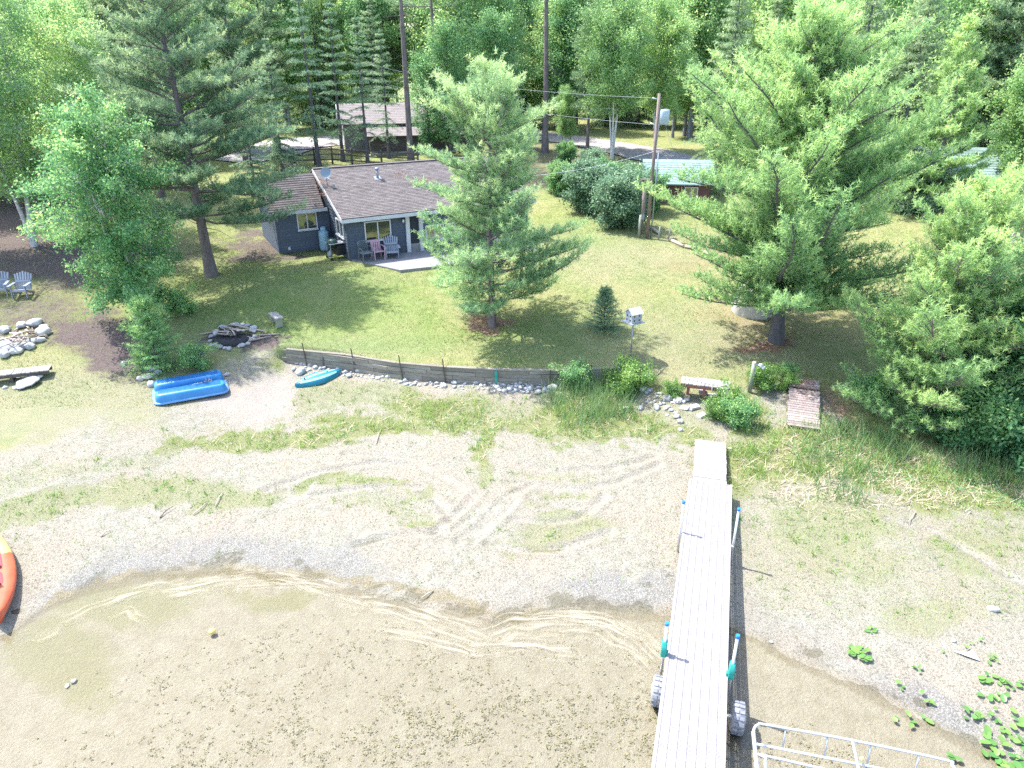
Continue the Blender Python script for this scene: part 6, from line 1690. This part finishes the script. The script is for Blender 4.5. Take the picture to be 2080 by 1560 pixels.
# ------------------------------------------------------------------ sheds, barn, fence, stairs
def gable_house(name, label, cat, loc, rz, W, D, h, hr, wallm, roofm, over=.3, lean=None, extra=None, course=.22, tab=.5):
    t = thing(name, label, cat, loc, rz)
    b = MB(); b.box((W / 2, D / 2, h / 2 - .3), (W, D, h + .6))
    b.add([(0, 0, h), (0, D, h), (0, D / 2, hr), (W, 0, h), (W, D, h), (W, D / 2, hr)], [(0, 2, 1), (3, 4, 5), (0, 3, 5, 2), (1, 2, 5, 4)])
    part(b, "wall", M[wallm], t)
    sl = (hr - h) / (D / 2)
    roof_plane("roof", -over, W + over, -over, h - over * sl + .05, D / 2, hr + .05, t, roofm, course, tab, seed=5)
    roof_plane("roof", -over, W + over, D + over, h - over * sl + .05, D / 2, hr + .05, t, roofm, course, tab, seed=6)
    return t
ps = G(1300, 432)
sh_ = gable_house("shed", "small shed with a pale mossy green roof behind the utility pole", "shed", ps + Vector((.75, 2.2, -.35)), math.radians(-6), 3.7, 3.4, 1.8, 2.8, 'lattice_red', 'green_roof')
window(sh_, (2.2, 0, .7), 0, .8, .8)
p5 = G(1905, 455)
s2 = gable_house("shed", "far right outbuilding with a pale green roof showing between the pines", "outbuilding", p5 + Vector((.2, 3.0, 0)), math.radians(-8), 4.2, 4.0, 2.2, 3.5, 'siding_dark', 'green_roof')
window(s2, (1.0, 0, .9), 0, .9, .8)
# barn
pb0 = G(748, 316)
bn = thing("barn", "brown barn with white gable trim and a lean to roof behind the cabin", "barn", pb0, math.radians(14))
BW, BD = 8.0, 6.0; bn.scale = (1, 1, .74)
b = MB(); b.box((BW / 2 - .8, BD / 2 + 1.6, 1.4), (BW + 1.6, BD, 3.4)); b.add([(-1.6, 1.6, 3.1), (-1.6, BD + 1.6, 3.1), (-1.6, BD / 2 + 1.6, 4.7), (BW, 1.6, 3.1), (BW, BD + 1.6, 3.1), (BW, BD / 2 + 1.6, 4.7)], [(0, 2, 1), (3, 4, 5), (0, 3, 5, 2), (1, 2, 5, 4)])
part(b, "wall", M['barn_wall'], bn)
part(MB().box((BW / 2 + .1, .8, .85), (BW - .2, 1.58, 2.1)), "wall", M['wood_dark'], bn)
roof_plane("roof", -1.9, BW + .3, 1.3, 2.96, BD / 2 + 1.6, 4.75, bn, 'barn_roof', .3, .6, seed=7)
roof_plane("roof", -1.9, BW + .3, BD + 1.9, 2.96, BD / 2 + 1.6, 4.75, bn, 'barn_roof', .5, 1.2, seed=8)
roof_plane("lean_to_roof", -.1, BW + .35, -.45, 1.95, 1.7, 2.80, bn, 'barn_roof', .3, .6, seed=9)
for s in (0, 1):
    y0, y1 = (1.3, BD / 2 + 1.6) if s == 0 else (BD + 1.9, BD / 2 + 1.6)
    part(MB().tube([(-1.93, y0, 2.88), (-1.93, y1, 4.68)], .10, 4, smooth=False), "barge_board", M['white_trim'], bn)
part(MB().box((-1.62, 4.6, 2.2), (.04, 5.2, .12)), "trim_band", M['white_trim'], bn)
for y_ in (1.75, 3.0): part(MB().box((-1.62, y_, 1.3), (.05, .12, 2.6)), "corner_board", M['white_trim'], bn)
part(MB().box((-1.62, 5.0, 1.0), (.05, 2.0, 2.1)), "door", M['white_trim'], bn)
for i in range(26):
    for j in range(2):
        part(MB().box((.2 + i * .30 + (j % 2) * .12, -.06 - (.0), -.05 + j * .26), (.28, .26, .24)), "block", M['stone_wall'], bn)
for i in range(16):
    part(MB().box((-1.63, 1.9 + i * .36, 1.35), (.02, .33, 3.2)), "wall_board", M['barn_wall'], bn)

# split rail fence behind the cabin
fb_ = [(599, 336), (640, 334), (676, 333), (716, 336), (776, 340), (850, 343)]
fe = thing("rail_fence", "dark split rail fence behind the cabin roof", "fence")
FP = [G(x, y) for x, y in fb_]
for P_ in FP: part(MB().tube([P_ - Vector((0, 0, .2)), P_ + Vector((0, 0, 1.25))], .075, 7), "post", M['wood_dark'], fe)
for a_, b_ in zip(FP[:-1], FP[1:]):
    for h_ in (.35, .72, 1.08): part(MB().tube([a_ + Vector((0, -.03, h_)), b_ + Vector((0, -.03, h_ + rnd.uniform(-.04, .04)))], .05, 6), "rail", M['wood_dark'], fe)
ps_ = G(590, 352)
st = thing("steps", "dark wooden steps with a thin handrail behind the left end of the cabin roof", "steps", ps_ + Vector((0, .3, 0)), .5)
for i in range(6): part(MB().box((0, i * .28, .15 + i * .17), (1.0, .28, .05)), "tread", M['wood_grey'], st)
for s in (-1, 1): part(MB().box((s * .5, .7, .50), (.05, 1.9, .22), (math.atan2(.17, .28), 0, 0)), "stringer", M['wood_dark'], st)
part(MB().tube([(-.52, -.1, 0), (-.52, -.1, 1.0), (-.52, 1.5, 1.9), (-.52, 1.5, 1.0)], .025, 6), "handrail", M['galv'], st)

# big pale boulder under the big white pine
p = G(1530, 640)
V_, F_ = ICO[3]; V = []
for x, y, z in V_:
    k = 1 + .22 * (float(noise(x * 2 + 5, y * 2 + z * 1.7 + 5, 3)) - .5) + .12 * (float(noise(x * 5 + 9, y * 5 + z * 4 + 9, 4)) - .5)
    zz_ = min(z, .62 + .1 * x) * k
    V.append((x * k * .78, y * k * .75, max(zz_, -.3) * 1.0))
o = tag(MB().add(V, F_, True).build("boulder", M['stone_pale']), "large pale boulder under the left boughs of the big white pine", "boulder"); o.location = p + Vector((.1, .35, .25)); o.rotation_euler = (.1, .05, -.25); o.scale = (1.15, 1.1, 1.25)

# ------------------------------------------------------------------ leafy water plants on the mud
lm = MB(); q = random.Random(2)
def leafmesh(seed):
    q_ = random.Random(seed); b = MB(); n = 10
    V = [(0, 0, 0)] + [(math.cos(6.283 * k / n) * (1 + .08 * q_.random()), math.sin(6.283 * k / n) * .72, .10 * math.sin(6.283 * k / n) ** 2 + .06 * math.cos(6.283 * k / n)) for k in range(n)]
    return b.add(V, [(0, 1 + k, 1 + (k + 1) % n) for k in range(n)], True, var=q_.uniform(.2, .85)).mesh("leaf", M['lily'])
LM = [leafmesh(i) for i in range(6)]
LIL = [(1747, 1328, 9, .10), (1735, 1322, 3, .13), (1760, 1338, 4, .10), (1773, 1285, 6, .07), (1865, 1360, 4, .07), (1890, 1422, 5, .10), (1825, 1393, 3, .08), (1815, 1460, 2, .09), (1838, 1452, 2, .08), (1855, 1482, 2, .12), (1883, 1468, 2, .10),
       (2012, 1343, 7, .07), (2000, 1375, 5, .11), (2025, 1388, 7, .10), (2050, 1392, 5, .09), (2008, 1420, 4, .10), (2032, 1420, 4, .10), (1970, 1440, 5, .11), (1972, 1462, 3, .09), (2015, 1450, 3, .09), (2000, 1460, 3, .07), (2055, 1465, 5, .11), (2075, 1460, 4, .12),
       (2035, 1480, 4, .09), (2018, 1510, 5, .14), (2050, 1505, 6, .11), (2075, 1512, 6, .13), (2045, 1535, 8, .13), (2020, 1548, 6, .12), (2065, 1545, 6, .13), (1945, 1553, 3, .11), (1912, 1325, 2, .06), (1958, 1316, 3, .05), (1975, 1310, 2, .05), (1990, 1300, 2, .05),
       (1745, 1555, 2, .08), (2078, 1390, 4, .10)]
for i, (x, y, n, r) in enumerate(LIL):
    p = G(x, y); p.z = max(p.z, 0.0)
    where = "left outlying" if x < 1800 else ("middle" if x < 1950 else "right hand")
    t = thing("lily_plant", f"{'tiny' if r < .075 else ('broad leaved' if r >= .11 else 'small leaved')} water plant of {['no', 'one', 'two', 'three', 'four', 'five', 'six', 'seven', 'eight', 'nine'][n]} leaves, {where}"
              + (" near the lift frame" if y > 1440 and x < 1900 else (" at the bottom corner" if y > 1500 else (" low on the mud" if y > 1430 else (" high on the mud" if y < 1350 else " halfway up")))), "water plant", p, 0, "water plants on the mud")
    for k in range(n):
        a = q.uniform(0, 6.28); d = r * (.5 + .8 * math.sqrt(k)) * .8
        o = link("leaf", LM[q.randint(0, 5)], t); o.location = (math.cos(a) * d, math.sin(a) * d, .03 + q.random() * .06); s_ = r * q.uniform(.45, .8); o.scale = (s_, s_, s_ * 1.5); o.rotation_euler = (q.uniform(-.35, .35), q.uniform(-.35, .35), q.uniform(0, 6.28))

# loose bits: white scrap, ball, sticks
p = G(1962, 1331); tag(MB().add([(p.x - .22, p.y + .10, p.z + .03), (p.x + .02, p.y + .02, p.z + .06), (p.x + .20, p.y + .12, p.z + .04), (p.x + .18, p.y - .17, p.z + .03), (p.x - .05, p.y - .06, p.z + .05)], [(0, 4, 1), (1, 4, 3), (1, 3, 2)]).build("scrap", M['white_trim']), "white crumpled scrap lying on the mud at the right", "scrap")
p = G(432, 1290); tag(MB().blob((p.x, p.y, .03), (.075, .065, .055), 3, .1, 2).build("float_ball", M['kayak_yellow']), "small yellowish float lying in the shallow water at left", "float")
STK = [((325, 1052), (352, 1028), "dark stick on the green strip at left"), ((392, 1045), (420, 1020), "forked twig left of centre on the beach"), ((438, 1028), (452, 1000), "thin pale twig standing up on the beach left of centre"),
       ((205, 1090), (228, 1076), "short twig on the pale sand at far left"), ((880, 1200), (855, 1215), "twig at the waterline in the middle"), ((765, 900), (775, 870), "pale twig in the weeds below the wall"),
       ((1850, 1018), (1832, 1024), "pale driftwood piece in the weeds at right"), ((1660, 905), (1720, 885), "pale branch across the reeds right of the old boardwalk"), ((1675, 925), (1745, 900), "second pale branch across the reeds, just below the first"),
       ((1335, 762), (1350, 745), "pale stick on the lawn behind the birdhouse stones"), ((1548, 700), (1560, 694), "pale fallen stick by the big white pine trunk"), ((1860, 1040), (1845, 1060), "grey stake end on the bare patch at right")]
for (a, b_, lb_) in STK:
    A_, B_ = G(*a, .02), G(*b_, .05); mid_ = A_.lerp(B_, .5) + Vector((rnd.uniform(-.05, .05), rnd.uniform(-.05, .05), .03))
    tag(MB().tube([A_, mid_, B_], [.016, .013, .007], 5).build("stick", M['stick'] if 'dark' not in lb_ else M['wood_dark']), lb_, "stick", "loose sticks on the shore")
